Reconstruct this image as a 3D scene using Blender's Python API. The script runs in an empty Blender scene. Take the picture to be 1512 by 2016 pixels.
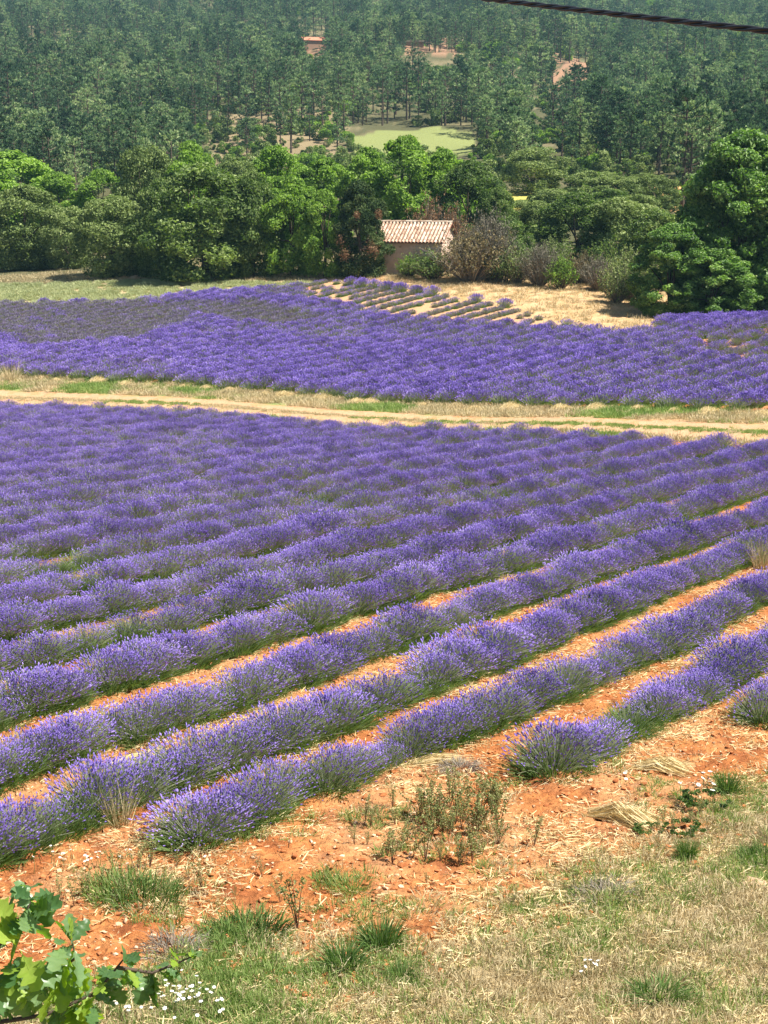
import bpy, math
import numpy as np
from math import radians

# ------------------------------------------------------------------ camera, light, exposure
SC = bpy.context.scene
COL = SC.collection
FPX = 2900.0
TH = math.atan(658 / FPX)
CAM = np.array([0.0, 0.0, 10.0])
FW = np.array([0, math.cos(TH), -math.sin(TH)])
UP = np.array([0, math.sin(TH), math.cos(TH)])
cam_d = bpy.data.cameras.new('camera')
cam_d.lens = FPX / 2016 * 36
cam_d.clip_start = 0.1
cam_d.clip_end = 4000
cam = bpy.data.objects.new('camera', cam_d)
COL.objects.link(cam)
cam.location = CAM.tolist()
cam.rotation_euler = (math.pi / 2 - TH, 0, 0)
SC.camera = cam

SUN_EL, SUN_AZ = radians(58), radians(104)      # azimuth from +Y towards +X
W = bpy.data.worlds.new('World')
SC.world = W
W.use_nodes = True
wn = W.node_tree.nodes
sky = wn.new('ShaderNodeTexSky')
sky.sky_type = 'NISHITA'
sky.sun_disc = False
sky.sun_elevation = SUN_EL
sky.sun_rotation = SUN_AZ
wn['Background'].inputs['Strength'].default_value = 0.05
W.node_tree.links.new(sky.outputs[0], wn['Background'].inputs['Color'])
sd = bpy.data.lights.new('sun', 'SUN')
sd.energy = 5.0
sd.angle = radians(0.5)
sd.color = (1.0, 0.95, 0.87)
sun = bpy.data.objects.new('sun', sd)
COL.objects.link(sun)
sun.rotation_euler = (math.pi / 2 - SUN_EL, 0, -SUN_AZ + math.pi)
SC.view_settings.view_transform = 'Standard'
SC.view_settings.look = 'None'
SC.view_settings.gamma = 1
SC.view_settings.use_curve_mapping = False
SC.view_settings.exposure = 1.16

RNG = np.random.default_rng(7)

# ------------------------------------------------------------------ helpers
def ray_pt(px, py, depth):
    return CAM + depth * (FW + np.array([1.0, 0, 0]) * (px - 756) / FPX + UP * (1008 - py) / FPX)


def proj(P):
    P = np.asarray(P, float)
    d = P - CAM
    z = d @ FW
    return np.stack([756 + FPX * d[..., 0] / z, 1008 - FPX * (d @ UP) / z, z], -1)


def _hash(ix, iy, seed):
    h = (ix.astype(np.int64) * 374761393 + iy.astype(np.int64) * 668265263 + seed * 974634777) & 0xFFFFFFFF
    h = ((h ^ (h >> 13)) * 1274126177) & 0xFFFFFFFF
    return ((h ^ (h >> 16)) & 0xFFFFFF) / float(0xFFFFFF)


def vnoise(x, y, seed=0):
    ix = np.floor(x); iy = np.floor(y)
    fx = x - ix; fy = y - iy
    fx = fx * fx * (3 - 2 * fx); fy = fy * fy * (3 - 2 * fy)
    ix = ix.astype(int); iy = iy.astype(int)
    a = _hash(ix, iy, seed); b = _hash(ix + 1, iy, seed); c = _hash(ix, iy + 1, seed); d = _hash(ix + 1, iy + 1, seed)
    return (a * (1 - fx) + b * fx) * (1 - fy) + (c * (1 - fx) + d * fx) * fy


def fbm(x, y, seed=0, oct=4):
    s = 0; a = 0.5; t = 0
    for i in range(oct):
        s = s + a * vnoise(x * 2 ** i, y * 2 ** i, seed + i * 17); t += a; a *= 0.5
    return s / t


def sstep(a, b, x):
    t = np.clip((x - a) / (b - a), 0, 1)
    return t * t * (3 - 2 * t)


# terrain: an inclined field plane plus a smooth remainder fitted to surveyed points
def plane(X, Y):
    return 5.2793 - 0.08354 * Y


CTRL = {
    -500: [(80, 752), (110, 655), (135, 560), (175, 470), (300, 250), (500, 120), (760, 0), (1000, -90)],
    0:   [(72, 784), (79, 745), (92, 688), (108, 622), (122, 572), (135, 540), (175, 465), (250, 345), (330, 240), (480, 130), (620, 58), (760, 0), (1000, -90)],
    378: [(63, 806), (71, 768), (84, 700), (98, 640), (112, 585), (124, 548), (165, 455), (240, 345), (330, 238), (480, 130), (620, 58), (760, 0), (1000, -90)],
    756: [(57, 840), (61.5, 812), (66, 795), (78, 726), (88, 678), (97, 630), (107, 580), (117, 546), (150, 440), (190, 380), (240, 320), (285, 270), (360, 212), (480, 122), (620, 58), (760, 0), (1000, -90)],
    1134: [(50, 866), (56, 825), (61, 803), (74, 728), (85, 675), (90, 654), (100, 606), (112, 562), (130, 500), (170, 410), (190, 370), (220, 340), (285, 275), (360, 212), (450, 140), (620, 62), (760, 5), (1000, -85)],
    1512: [(46, 893), (51, 846), (56.5, 810), (68, 738), (78, 685), (90, 634), (97, 640), (110, 600), (140, 480), (170, 420), (205, 350), (285, 260), (360, 200), (450, 130), (620, 62), (760, 5), (1000, -85)],
    2000: [(45, 880), (57, 805), (78, 690), (92, 640), (110, 590), (140, 480), (205, 350), (285, 260), (450, 130), (760, 5), (1000, -85)],
}
cp = []
for px_, lst in CTRL.items():
    for d_, py_ in lst:
        cp.append(ray_pt(px_, py_, d_))
for px_ in (-500, 0, 378, 756, 1134, 1512, 2000):
    for d_ in (9, 14, 20, 28, 36, 44):
        p_ = ray_pt(px_, 600 + 13777 / d_, d_)
        if px_ < 0 or px_ > 1600: p_[2] = plane(p_[0], p_[1])
        cp.append(p_)
for x_ in (-8, 0, 8):
    cp.append(np.array([x_, 1.0, plane(0, 1.0) + 0.2]))
cp = np.array(cp)


def _k(X, Y):
    Yc = np.maximum(Y, 1.0)
    return np.stack([np.asarray(X / (Yc + 12)) * 2.2, np.log(Yc + 6)], -1)


def _tps(d2):
    return 0.5 * d2 * np.log(d2 + 1e-12)


kq = _k(cp[:, 0], cp[:, 1])
rv = cp[:, 2] - plane(cp[:, 0], cp[:, 1])
wsc = 1.0
n_ = len(cp)
A_ = np.zeros((n_ + 3, n_ + 3))
d2 = ((kq[:, None] - kq[None]) ** 2).sum(-1)
A_[:n_, :n_] = _tps(d2) + np.eye(n_) * 4e-5
A_[:n_, n_] = 1; A_[:n_, n_ + 1:] = kq
A_[n_, :n_] = 1; A_[n_ + 1:, :n_] = kq.T
# fit remainder divided by distance (so that smoothing is even in angle)
wt = np.maximum(cp[:, 1], 4.0) + 8
sol = np.linalg.solve(A_, np.concatenate([rv / wt, np.zeros(3)]))


def terrain(X, Y):
    X = np.asarray(X, float); Y = np.asarray(Y, float)
    shp = np.broadcast(X, Y).shape
    X = np.broadcast_to(X, shp).ravel(); Y = np.broadcast_to(Y, shp).ravel()
    out = np.empty(len(X))
    for i in range(0, len(X), 50000):
        q = _k(X[i:i + 50000], Y[i:i + 50000])
        dd = ((q[:, None] - kq[None]) ** 2).sum(-1)
        r = _tps(dd) @ sol[:n_] + sol[n_] + q @ sol[n_ + 1:]
        out[i:i + 50000] = r * (np.maximum(Y[i:i + 50000], 4.0) + 8)
    out = plane(X, Y) + out * sstep(18, 50, Y) + 0.0
    return out.reshape(shp)


def ground_at(px, py, dmin=6.0, dmax=1000.0):
    """world point where the sight line through a surveyed direction meets the terrain"""
    px = np.atleast_1d(np.asarray(px, float)); py = np.atleast_1d(np.asarray(py, float))
    ds = np.geomspace(dmin, dmax, 420)
    base = FW + np.array([1.0, 0, 0]) * ((px - 756) / FPX)[:, None] + UP * ((1008 - py) / FPX)[:, None]
    P = CAM + base[:, None, :] * ds[None, :, None]
    g = P[..., 2] - terrain(P[..., 0], P[..., 1])
    hit = (g < 0)
    k = np.where(hit.any(1), hit.argmax(1), len(ds) - 1)
    k = np.maximum(k, 1)
    r = np.arange(len(px))
    g0, g1 = g[r, k - 1], g[r, k]
    t = np.where(np.abs(g0 - g1) > 1e-9, g0 / (g0 - g1), 0.5)
    d = ds[k - 1] + (ds[k] - ds[k - 1]) * np.clip(t, 0, 1)
    out = CAM + base * d[:, None]
    out[:, 2] = terrain(out[:, 0], out[:, 1])
    return out


def point_in_poly(x, y, poly):
    x = np.asarray(x); y = np.asarray(y)
    c = np.zeros(x.shape, bool)
    n = len(poly)
    j = n - 1
    for i in range(n):
        xi, yi = poly[i]; xj, yj = poly[j]
        c ^= ((yi > y) != (yj > y)) & (x < (xj - xi) * (y - yi) / ((yj - yi) if yj != yi else 1e-9) + xi)
        j = i
    return c


class Geo:
    """collects vertices and triangles/quads, one material index and one tint per vertex"""
    def __init__(s):
        s.v = []; s.f = []; s.m = []; s.t = []; s.n = 0

    def add(s, v, f, mat=0, tint=0.5):
        v = np.asarray(v, float).reshape(-1, 3); f = np.asarray(f, int)
        if f.shape[1] == 3: f = np.concatenate([f, np.full((len(f), 1), -1)], 1)
        s.v.append(v); s.f.append(np.where(f >= 0, f + s.n, -1)); s.m.append(np.full(len(f), mat))
        s.t.append(np.broadcast_to(np.asarray(tint, float), (len(v),)).copy()); s.n += len(v)

    def mesh(s, name, mats, smooth=False):
        v = np.concatenate(s.v); f = np.concatenate(s.f); m = np.concatenate(s.m); t = np.concatenate(s.t)
        me = bpy.data.meshes.new(name)
        me.vertices.add(len(v)); me.vertices.foreach_set('co', v.ravel())
        cnt = (f >= 0).sum(1)
        loops = f[f >= 0]
        me.loops.add(len(loops)); me.loops.foreach_set('vertex_index', loops)
        me.polygons.add(len(f))
        st = np.concatenate([[0], np.cumsum(cnt)[:-1]])
        me.polygons.foreach_set('loop_start', st); me.polygons.foreach_set('loop_total', cnt)
        me.polygons.foreach_set('material_index', m)
        me.polygons.foreach_set('use_smooth', np.full(len(f), smooth))
        for q in mats: me.materials.append(q)
        at = me.attributes.new('tint', 'FLOAT', 'POINT'); at.data.foreach_set('value', t)
        me.update(calc_edges=True)
        me.validate()
        return me


def link(name, me, parent=None, loc=None, rot=None, scale=None):
    o = bpy.data.objects.new(name, me)
    COL.objects.link(o)
    if parent is not None: o.parent = parent
    if loc is not None: o.location = [float(a) for a in loc]
    if rot is not None: o.rotation_euler = rot
    if scale is not None: o.scale = (scale,) * 3 if np.isscalar(scale) else scale
    return o


def tag(o, label=None, cat=None, group=None, kind=None):
    if label: o['label'] = label
    if cat: o['category'] = cat
    if group: o['group'] = group
    if kind: o['kind'] = kind
    return o


def empty(name, loc, rz=0, scale=1.0):
    o = bpy.data.objects.new(name, None)
    COL.objects.link(o)
    o.empty_display_size = 0.1
    o.location = [float(a) for a in loc]; o.rotation_euler = (0, 0, rz)
    o.scale = (scale,) * 3 if np.isscalar(scale) else scale
    return o


# ------------------------------------------------------------------ materials
def mat(name, cols, scale=3.0, rough=0.9, transl=0.0, tmul=None, tint_w=1.0, noise_w=0.5, bump=0.0, rnd=0.0, spec=0.15, bscale=None):
    """cols: list of colours; picked by tint attribute + noise + object random"""
    m = bpy.data.materials.new(name); m.use_nodes = True
    nt = m.node_tree; N = nt.nodes; L = nt.links
    b = N['Principled BSDF']; out = N['Material Output']
    b.inputs['Roughness'].default_value = rough
    b.inputs['Specular IOR Level'].default_value = spec
    at = N.new('ShaderNodeAttribute'); at.attribute_name = 'tint'
    tc = N.new('ShaderNodeNewGeometry')
    no = N.new('ShaderNodeTexNoise'); no.inputs['Scale'].default_value = scale; no.inputs['Detail'].default_value = 4
    L.new(tc.outputs['Position'], no.inputs['Vector'])
    a = N.new('ShaderNodeMath'); a.operation = 'MULTIPLY_ADD'; a.inputs[1].default_value = noise_w * 2; a.inputs[2].default_value = 0.5 - noise_w - 0.5 * tint_w
    L.new(no.outputs['Fac'], a.inputs[0])
    c = N.new('ShaderNodeMath'); c.operation = 'MULTIPLY_ADD'; c.inputs[1].default_value = tint_w
    L.new(at.outputs['Fac'], c.inputs[0]); L.new(a.outputs[0], c.inputs[2])
    oi = N.new('ShaderNodeObjectInfo')
    d = N.new('ShaderNodeMath'); d.operation = 'MULTIPLY_ADD'; d.inputs[1].default_value = rnd
    L.new(oi.outputs['Random'], d.inputs[0]); 
    e = N.new('ShaderNodeMath'); e.operation = 'SUBTRACT'; e.inputs[1].default_value = rnd * 0.5
    L.new(c.outputs[0], e.inputs[0]); L.new(e.outputs[0], d.inputs[2])
    r = N.new('ShaderNodeValToRGB')
    el = r.color_ramp.elements
    while len(el) < len(cols): el.new(0.5)
    for i, cc in enumerate(cols):
        el[i].position = i / (len(cols) - 1) if len(cols) > 1 else 0
        el[i].color = (*cc, 1)
    L.new(d.outputs[0], r.inputs['Fac'])
    L.new(r.outputs['Color'], b.inputs['Base Color'])
    if bump > 0:
        bn = N.new('ShaderNodeTexNoise'); bn.inputs['Scale'].default_value = bscale or scale * 4; bn.inputs['Detail'].default_value = 6
        L.new(tc.outputs['Position'], bn.inputs['Vector'])
        bp = N.new('ShaderNodeBump'); bp.inputs['Strength'].default_value = 0.8; bp.inputs['Distance'].default_value = bump
        L.new(bn.outputs['Fac'], bp.inputs['Height']); L.new(bp.outputs['Normal'], b.inputs['Normal'])
    if transl > 0:
        tr = N.new('ShaderNodeBsdfTranslucent')
        mu = N.new('ShaderNodeMix'); mu.data_type = 'RGBA'; mu.blend_type = 'MULTIPLY'; mu.inputs['Factor'].default_value = 1
        L.new(r.outputs['Color'], mu.inputs['A']); mu.inputs['B'].default_value = (*(tmul or (1.6, 1.7, 0.8)), 1)
        L.new(mu.outputs['Result'], tr.inputs['Color'])
        mx = N.new('ShaderNodeMixShader'); mx.inputs[0].default_value = transl
        L.new(b.outputs[0], mx.inputs[1]); L.new(tr.outputs[0], mx.inputs[2]); L.new(mx.outputs[0], out.inputs['Surface'])
    return m


M = {}
M['lav_flower'] = mat('lavender_flower', [(0.17, 0.11, 0.40), (0.25, 0.17, 0.56), (0.34, 0.24, 0.70), (0.50, 0.38, 0.80)], 0.9, 0.8, 0.25, (1.1, 1.0, 1.1), 0.8, 0.45, rnd=0.55)
M['lav_pale'] = mat('lavender_flower_fading', [(0.17, 0.14, 0.27), (0.23, 0.19, 0.33), (0.30, 0.26, 0.38)], 1.2, 0.8, 0.2, (1, 1, 1), 0.8, 0.25)
M['lav_stem'] = mat('lavender_stem', [(0.14, 0.18, 0.09), (0.26, 0.29, 0.18), (0.42, 0.42, 0.33)], 2, 0.8, 0.3, (1.2, 1.3, 0.9), 0.8, 0.2, rnd=0.2)
M['lav_leaf'] = mat('lavender_leaf', [(0.07, 0.12, 0.03), (0.15, 0.23, 0.07), (0.27, 0.36, 0.14)], 2, 0.8, 0.3, (1.2, 1.4, 0.7), 0.8, 0.25, rnd=0.3)
M['crop'] = mat('crop_leaves', [(0.30, 0.34, 0.16), (0.44, 0.47, 0.25), (0.60, 0.60, 0.37)], 0.4, 0.85, 0.2, (1, 1.1, 0.8), 0.6, 0.4)
M['lav_grey'] = mat('lavender_leaf_grey', [(0.16, 0.17, 0.11), (0.23, 0.22, 0.17), (0.30, 0.27, 0.24)], 2, 0.85, 0.2, (1, 1, 1), 0.8, 0.25)
M['oak_green'] = mat('oak_leaves_green', [(0.02, 0.045, 0.012), (0.07, 0.12, 0.03), (0.15, 0.21, 0.06), (0.30, 0.37, 0.13)], 0.5, 0.6, 0.3, (1.5, 1.8, 0.6), 0.9, 0.2, rnd=0.25, spec=0.3)
M['big_green'] = mat('large_tree_leaves', [(0.025, 0.055, 0.012), (0.09, 0.18, 0.035), (0.19, 0.31, 0.07), (0.38, 0.50, 0.17)], 0.6, 0.55, 0.3, (1.5, 1.8, 0.6), 1.0, 0.3, rnd=0.1, spec=0.5)
M['evergreen'] = mat('evergreen_leaves', [(0.015, 0.032, 0.012), (0.035, 0.065, 0.022), (0.08, 0.12, 0.04), (0.17, 0.21, 0.08)], 0.6, 0.7, 0.2, (1.4, 1.6, 0.6), 0.9, 0.3)
M['bright_green'] = mat('leaves_bright_green', [(0.03, 0.07, 0.012), (0.11, 0.20, 0.03), (0.22, 0.34, 0.06), (0.38, 0.52, 0.13)], 0.5, 0.7, 0.35, (1.5, 1.7, 0.5), 0.9, 0.2, rnd=0.2, spec=0.3)
M['olive_green'] = mat('holm_oak_leaves', [(0.03, 0.055, 0.018), (0.11, 0.16, 0.045), (0.24, 0.31, 0.10), (0.44, 0.50, 0.23)], 0.5, 0.75, 0.25, (1.3, 1.4, 0.7), 0.9, 0.2, rnd=0.2, spec=0.3)
M['dead_brown'] = mat('dead_leaves_brown', [(0.14, 0.08, 0.04), (0.25, 0.15, 0.08), (0.36, 0.24, 0.14)], 1.5, 0.9, 0.2, (1.2, 1, 0.8))
M['twig_grey'] = mat('grey_twigs', [(0.13, 0.11, 0.09), (0.22, 0.19, 0.15), (0.33, 0.29, 0.23)], 1.5, 0.9)
M['brown_scrub'] = mat('brown_scrub_leaves', [(0.09, 0.09, 0.035), (0.20, 0.17, 0.08), (0.36, 0.29, 0.16)], 1.0, 0.9, 0.2, (1.1, 1, 0.8), 0.7, 0.4)
M['grey_scrub'] = mat('grey_scrub_leaves', [(0.08, 0.09, 0.05), (0.17, 0.16, 0.11), (0.28, 0.26, 0.20)], 1.0, 0.9, 0.2, (1, 1, 0.9), 0.7, 0.4)
M['pine_needle'] = mat('pine_needles', [(0.025, 0.055, 0.03), (0.09, 0.15, 0.08), (0.20, 0.29, 0.13), (0.44, 0.50, 0.24)], 0.06, 0.8, 0.25, (1.1, 1.4, 0.9), 1.0, 0.35, rnd=0.8)
M['bark'] = mat('bark', [(0.05, 0.035, 0.028), (0.10, 0.075, 0.055), (0.17, 0.13, 0.10)], 2.5, 0.95, bump=0.03)
M['grass_green'] = mat('grass_green', [(0.09, 0.15, 0.03), (0.17, 0.25, 0.065), (0.28, 0.36, 0.12), (0.44, 0.45, 0.21)], 1.3, 0.8, 0.35, (1.2, 1.4, 0.7), 0.8, 0.25, rnd=0.3)
M['grass_dry'] = mat('grass_dry', [(0.26, 0.21, 0.11), (0.42, 0.34, 0.19), (0.58, 0.48, 0.29), (0.70, 0.60, 0.40)], 1.3, 0.85, 0.25, (1.1, 1.1, 0.9), 0.8, 0.25, rnd=0.3)
M['straw'] = mat('straw', [(0.48, 0.36, 0.16), (0.66, 0.52, 0.27), (0.78, 0.66, 0.40)], 4, 0.7, 0.2, (1.1, 1.1, 0.9))
M['tussock'] = mat('tussock_grass', [(0.035, 0.07, 0.02), (0.07, 0.14, 0.03), (0.14, 0.22, 0.06), (0.28, 0.33, 0.15)], 3, 0.7, 0.3, (1.3, 1.5, 0.6))
M['weed'] = mat('weed_leaves', [(0.12, 0.15, 0.05), (0.24, 0.27, 0.10), (0.38, 0.38, 0.18)], 3, 0.8, 0.3, (1.2, 1.3, 0.7))
M['weed_stem'] = mat('weed_stems', [(0.10, 0.045, 0.03), (0.20, 0.10, 0.06)], 3, 0.8)
M['white'] = mat('daisy_petals', [(0.75, 0.75, 0.70), (0.85, 0.85, 0.82)], 3, 0.7, 0.2, (1, 1, 1))
M['yellow'] = mat('daisy_centre', [(0.65, 0.45, 0.05), (0.7, 0.5, 0.08)], 3, 0.8)
M['stone'] = mat('limestone', [(0.42, 0.22, 0.11), (0.56, 0.36, 0.21), (0.68, 0.52, 0.36)], 9, 0.9, bump=0.006, rnd=0.5)
M['clod'] = mat('soil_clods', [(0.22, 0.07, 0.025), (0.38, 0.14, 0.05), (0.52, 0.23, 0.10)], 9, 0.95, bump=0.005, rnd=0.5)

# ------------------------------------------------------------------ row layout of the lavender
ANG = radians(34.5)
NR = np.array([math.cos(ANG), -math.sin(ANG)])     # across the rows
RR = np.array([math.sin(ANG), math.cos(ANG)])      # along the rows
ROWS = [-5.4, -6.5, -8.0, -9.4, -10.95, -12.6, -14.2, -15.75, -17.3, -18.9]
while ROWS[-1] > -62: ROWS.append(ROWS[-1] - 1.52)
T_END = 44.7

# ------------------------------------------------------------------ ground
def w_of(Y):
    return 0.40 * np.maximum(Y, 0) + 5.0


ys = np.concatenate([np.linspace(-30, 8, 20, endpoint=False), 8 * np.exp(np.linspace(0, math.log(24 / 8), 420, endpoint=False)),
                     24 * np.exp(np.linspace(0, math.log(75 / 24), 190, endpoint=False)), 75 * np.exp(np.linspace(0, math.log(1150 / 75), 170))])
tn = 420
tt = np.linspace(-1, 1, tn)
GX = w_of(ys)[:, None] * tt[None]
GY = np.broadcast_to(ys[:, None], GX.shape).copy()
GZ = terrain(GX, GY)
G = np.stack([GX, GY, GZ], -1)
ok = GY > 6
pp = proj(np.where(ok[..., None], G, [0, 10, 0]))
PX = np.where(ok, pp[..., 0], 756); PY = np.where(ok, pp[..., 1], 2300)
TR = GX * RR[0] + GY * RR[1]; TNN = GX * NR[0] + GY * NR[1]


def grass_edge(px, X=None, Y=None):
    """lower edge of the bare soil in front"""
    return np.interp(px, [-400, 0, 300, 420, 520, 620, 760, 900, 1050, 1200, 1350, 1512, 2000],
                     [1990, 1960, 1900, 1870, 1880, 1935, 1905, 1850, 1790, 1740, 1680, 1620, 1560])


n1 = fbm(GX * 0.9, GY * 0.9, 3); n2 = fbm(GX * 4, GY * 4, 9); n3 = fbm(GX * 0.12, GY * 0.12, 21)
near = sstep(30, 20, GY)
soil = np.array([0.42, 0.16, 0.052]); soil_l = np.array([0.54, 0.25, 0.09]); soil_d = np.array([0.26, 0.085, 0.032])
straw_c = np.array([0.62, 0.45, 0.24]); grass_c = np.array([0.20, 0.22, 0.09]); track_c = np.array([0.50, 0.33, 0.19]); drygrass_c = np.array([0.46, 0.37, 0.20])
wood_c = np.array([0.17, 0.17, 0.08]); meadow_c = np.array([0.21, 0.24, 0.085])


def mixc(a, b, f):
    f = np.clip(f, 0, 1)[..., None]
    return a * (1 - f) + b * f


C = np.broadcast_to(soil, G.shape).copy()
C = mixc(C, soil_l, (n2 - 0.45) * 2.2)
C = mixc(C, soil_d, sstep(0.55, 0.8, 1 - n2) * 0.8)
C = mixc(C, straw_c, sstep(0.5, 0.75, n1) * 0.3)
gmask = sstep(-55, 35, PY - grass_edge(PX) + (n1 - 0.5) * 190) * (GY < 40)
C = mixc(C, mixc(np.broadcast_to(drygrass_c, G.shape), grass_c, sstep(0.4, 0.62, n1)), gmask * 0.9)
ROAD0, ROAD1, VERGE = 46.0, 50.6, 54.0
tw = TR + (n1 - 0.5) * 1.3 + (n2 - 0.5) * 0.6
road = sstep(ROAD0 - 0.4, ROAD0 + 0.1, tw) * (1 - sstep(ROAD1 - 0.4, ROAD1 + 0.3, tw))
verge = sstep(ROAD1 - 0.3, ROAD1 + 0.2, tw) * (1 - sstep(VERGE - 0.4, VERGE, tw))
C = mixc(C, mixc(np.broadcast_to(track_c, G.shape), soil_l, sstep(0.45, 0.75, n2) * 0.7), road)
for rc in (47.4, 49.3):                                  # wheel ruts are paler, the strip between holds dry grass
    C = mixc(C, np.array([0.54, 0.36, 0.20]), road * np.exp(-((tw - rc) / 0.38) ** 2) * 0.6)
C = mixc(C, drygrass_c * 0.8, road * np.exp(-((tw - 48.35) / 0.25) ** 2) * 0.9 * sstep(0.3, 0.5, n2))
C = mixc(C, mixc(np.broadcast_to(straw_c, G.shape), np.array([0.24, 0.30, 0.10]), sstep(0.4, 0.6, n1)), verge)
FAR_FIELD = [(-900, 760), (-500, 750), (0, 745), (378, 770), (756, 797), (1134, 806), (1512, 809), (2300, 812), (2300, 600), (1512, 628), (1350, 645), (1290, 655),
             (1230, 662), (1140, 652), (1075, 636), (1010, 606), (900, 590), (830, 576), (745, 566), (640, 556), (560, 570), (480, 578), (270, 598), (0, 604), (-900, 610)]
GREEN_FIELD = [(-900, 612), (0, 606), (270, 599), (470, 580), (560, 571), (640, 557), (560, 556), (430, 556), (330, 551), (200, 555), (0, 560), (-900, 560)]
farz = (GY > 60) & (GY < 150)
young = point_in_poly(PX, PY, [(560, 585), (640, 556), (745, 566), (900, 590), (1010, 606), (1075, 636), (1140, 655), (1000, 652), (880, 642), (760, 630), (660, 608)])
in_far = point_in_poly(PX, PY, FAR_FIELD) & farz & (TR > VERGE - 0.5)
in_green = point_in_poly(PX, PY, GREEN_FIELD) & farz
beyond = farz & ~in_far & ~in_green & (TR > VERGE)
C = mixc(C, np.array([0.50, 0.33, 0.18]), (young & farz) * 0.85)
C = mixc(C, straw_c * 0.85 + (n2[..., None] - 0.5) * 0.2, beyond * 0.8)
C = mixc(C, np.array([0.55, 0.28, 0.13]), beyond * sstep(0.5, 0.7, n3) * 0.4)
C = mixc(C, np.array([0.52, 0.43, 0.24]), in_green * 0.85)
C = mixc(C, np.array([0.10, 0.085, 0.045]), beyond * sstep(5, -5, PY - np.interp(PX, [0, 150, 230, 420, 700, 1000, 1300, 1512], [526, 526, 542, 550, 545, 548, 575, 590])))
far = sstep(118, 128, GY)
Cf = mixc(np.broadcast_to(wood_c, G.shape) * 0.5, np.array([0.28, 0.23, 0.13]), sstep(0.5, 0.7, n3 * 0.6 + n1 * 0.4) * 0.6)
Cf = mixc(Cf, np.array([0.27, 0.21, 0.12]), 0.8 * sstep(400, 460, PX) * sstep(700, 650, PX) * sstep(225, 245, PY) * sstep(345, 320, PY))
Cf = mixc(Cf, meadow_c, point_in_poly(PX, PY, [(695, 266), (740, 256), (860, 252), (935, 264), (930, 292), (695, 292)]).astype(float))
Cf = mixc(Cf, np.array([0.46, 0.42, 0.10]), point_in_poly(PX, PY, [(960, 372), (1090, 372), (1090, 420), (960, 420)]).astype(float))
Cf = mixc(Cf, np.array([0.62, 0.36, 0.15]), point_in_poly(PX, PY, [(1270, 365), (1360, 365), (1360, 415), (1270, 415)]).astype(float))
for (a, b, c, d) in ((590, 665, 80, 125), (795, 900, 95, 135), (1088, 1160, 120, 168)):
    Cf = mixc(Cf, np.array([0.30, 0.18, 0.11]), (point_in_poly(PX, PY, [(a, c), (b, c), (b, d), (a, d)]) & (n1 > 0.4)).astype(float))
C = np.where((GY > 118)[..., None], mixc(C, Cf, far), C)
# relief: clods in the bare soil, ruts in the track, crop ridges
hh = near * ((fbm(GX * 9, GY * 9, 5, 3) - 0.5) * 0.09 + (np.abs(fbm(GX * 22, GY * 22, 6, 2) - 0.5)) * -0.05) * (1 - gmask * 0.6)
hh += (fbm(GX * 1.6, GY * 1.6, 31, 3) - 0.5) * 0.10 * sstep(6, 9, GY) * sstep(60, 30, GY)
hh += (1 - near) * (n2 - 0.5) * 0.06 * sstep(200, 80, GY) * (1 - road * 0.5)
hh -= road * (np.exp(-((tw - 47.4) / 0.3) ** 2) + np.exp(-((tw - 49.3) / 0.3) ** 2)) * 0.07
hh += sstep(130, 200, GY) * (fbm(GX / 30, GY / 30, 8) - 0.5) * 0 + sstep(150, 260, GY) * (fbm(GX / 45, GY / 45, 8) - 0.5) * np.minimum(GY, 600) * 0.03
G[..., 2] += hh
ny, nx = GX.shape
idx = np.arange(ny * nx).reshape(ny, nx)
qd = np.stack([idx[:-1, :-1], idx[:-1, 1:], idx[1:, 1:], idx[1:, :-1]], -1).reshape(-1, 4)
g = Geo(); g.add(G.reshape(-1, 3), qd)
gm = bpy.data.materials.new('ground'); gm.use_nodes = True
N = gm.node_tree.nodes; L = gm.node_tree.links
b = N['Principled BSDF']; b.inputs['Roughness'].default_value = 0.95; b.inputs['Specular IOR Level'].default_value = 0.1
at = N.new('ShaderNodeAttribute'); at.attribute_name = 'soilcol'
ge = N.new('ShaderNodeNewGeometry')
no = N.new('ShaderNodeTexNoise'); no.inputs['Scale'].default_value = 22; no.inputs['Detail'].default_value = 8; no.inputs['Roughness'].default_value = 0.7
L.new(ge.outputs['Position'], no.inputs['Vector'])
rp = N.new('ShaderNodeValToRGB'); rp.color_ramp.elements[0].position = 0.3; rp.color_ramp.elements[0].color = (0.55, 0.5, 0.5, 1)
rp.color_ramp.elements[1].position = 0.7; rp.color_ramp.elements[1].color = (1.4, 1.4, 1.4, 1)
L.new(no.outputs['Fac'], rp.inputs['Fac'])
mu = N.new('ShaderNodeMix'); mu.data_type = 'RGBA'; mu.blend_type = 'MULTIPLY'; mu.inputs['Factor'].default_value = 1
L.new(at.outputs['Color'], mu.inputs['A']); L.new(rp.outputs['Color'], mu.inputs['B']); L.new(mu.outputs['Result'], b.inputs['Base Color'])
bp = N.new('ShaderNodeBump'); bp.inputs['Distance'].default_value = 0.05; bp.inputs['Strength'].default_value = 0.9
L.new(no.outputs['Fac'], bp.inputs['Height']); L.new(bp.outputs['Normal'], b.inputs['Normal'])
me = g.mesh('ground', [gm], True)
ca = me.attributes.new('soilcol', 'FLOAT_COLOR', 'POINT')
ca.data.foreach_set('color', np.concatenate([np.clip(C, 0, 1), np.ones(C.shape[:2] + (1,))], -1).ravel())
tag(link('ground', me), 'red stony field ground rising into a wooded hillside', kind='structure')


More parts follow.
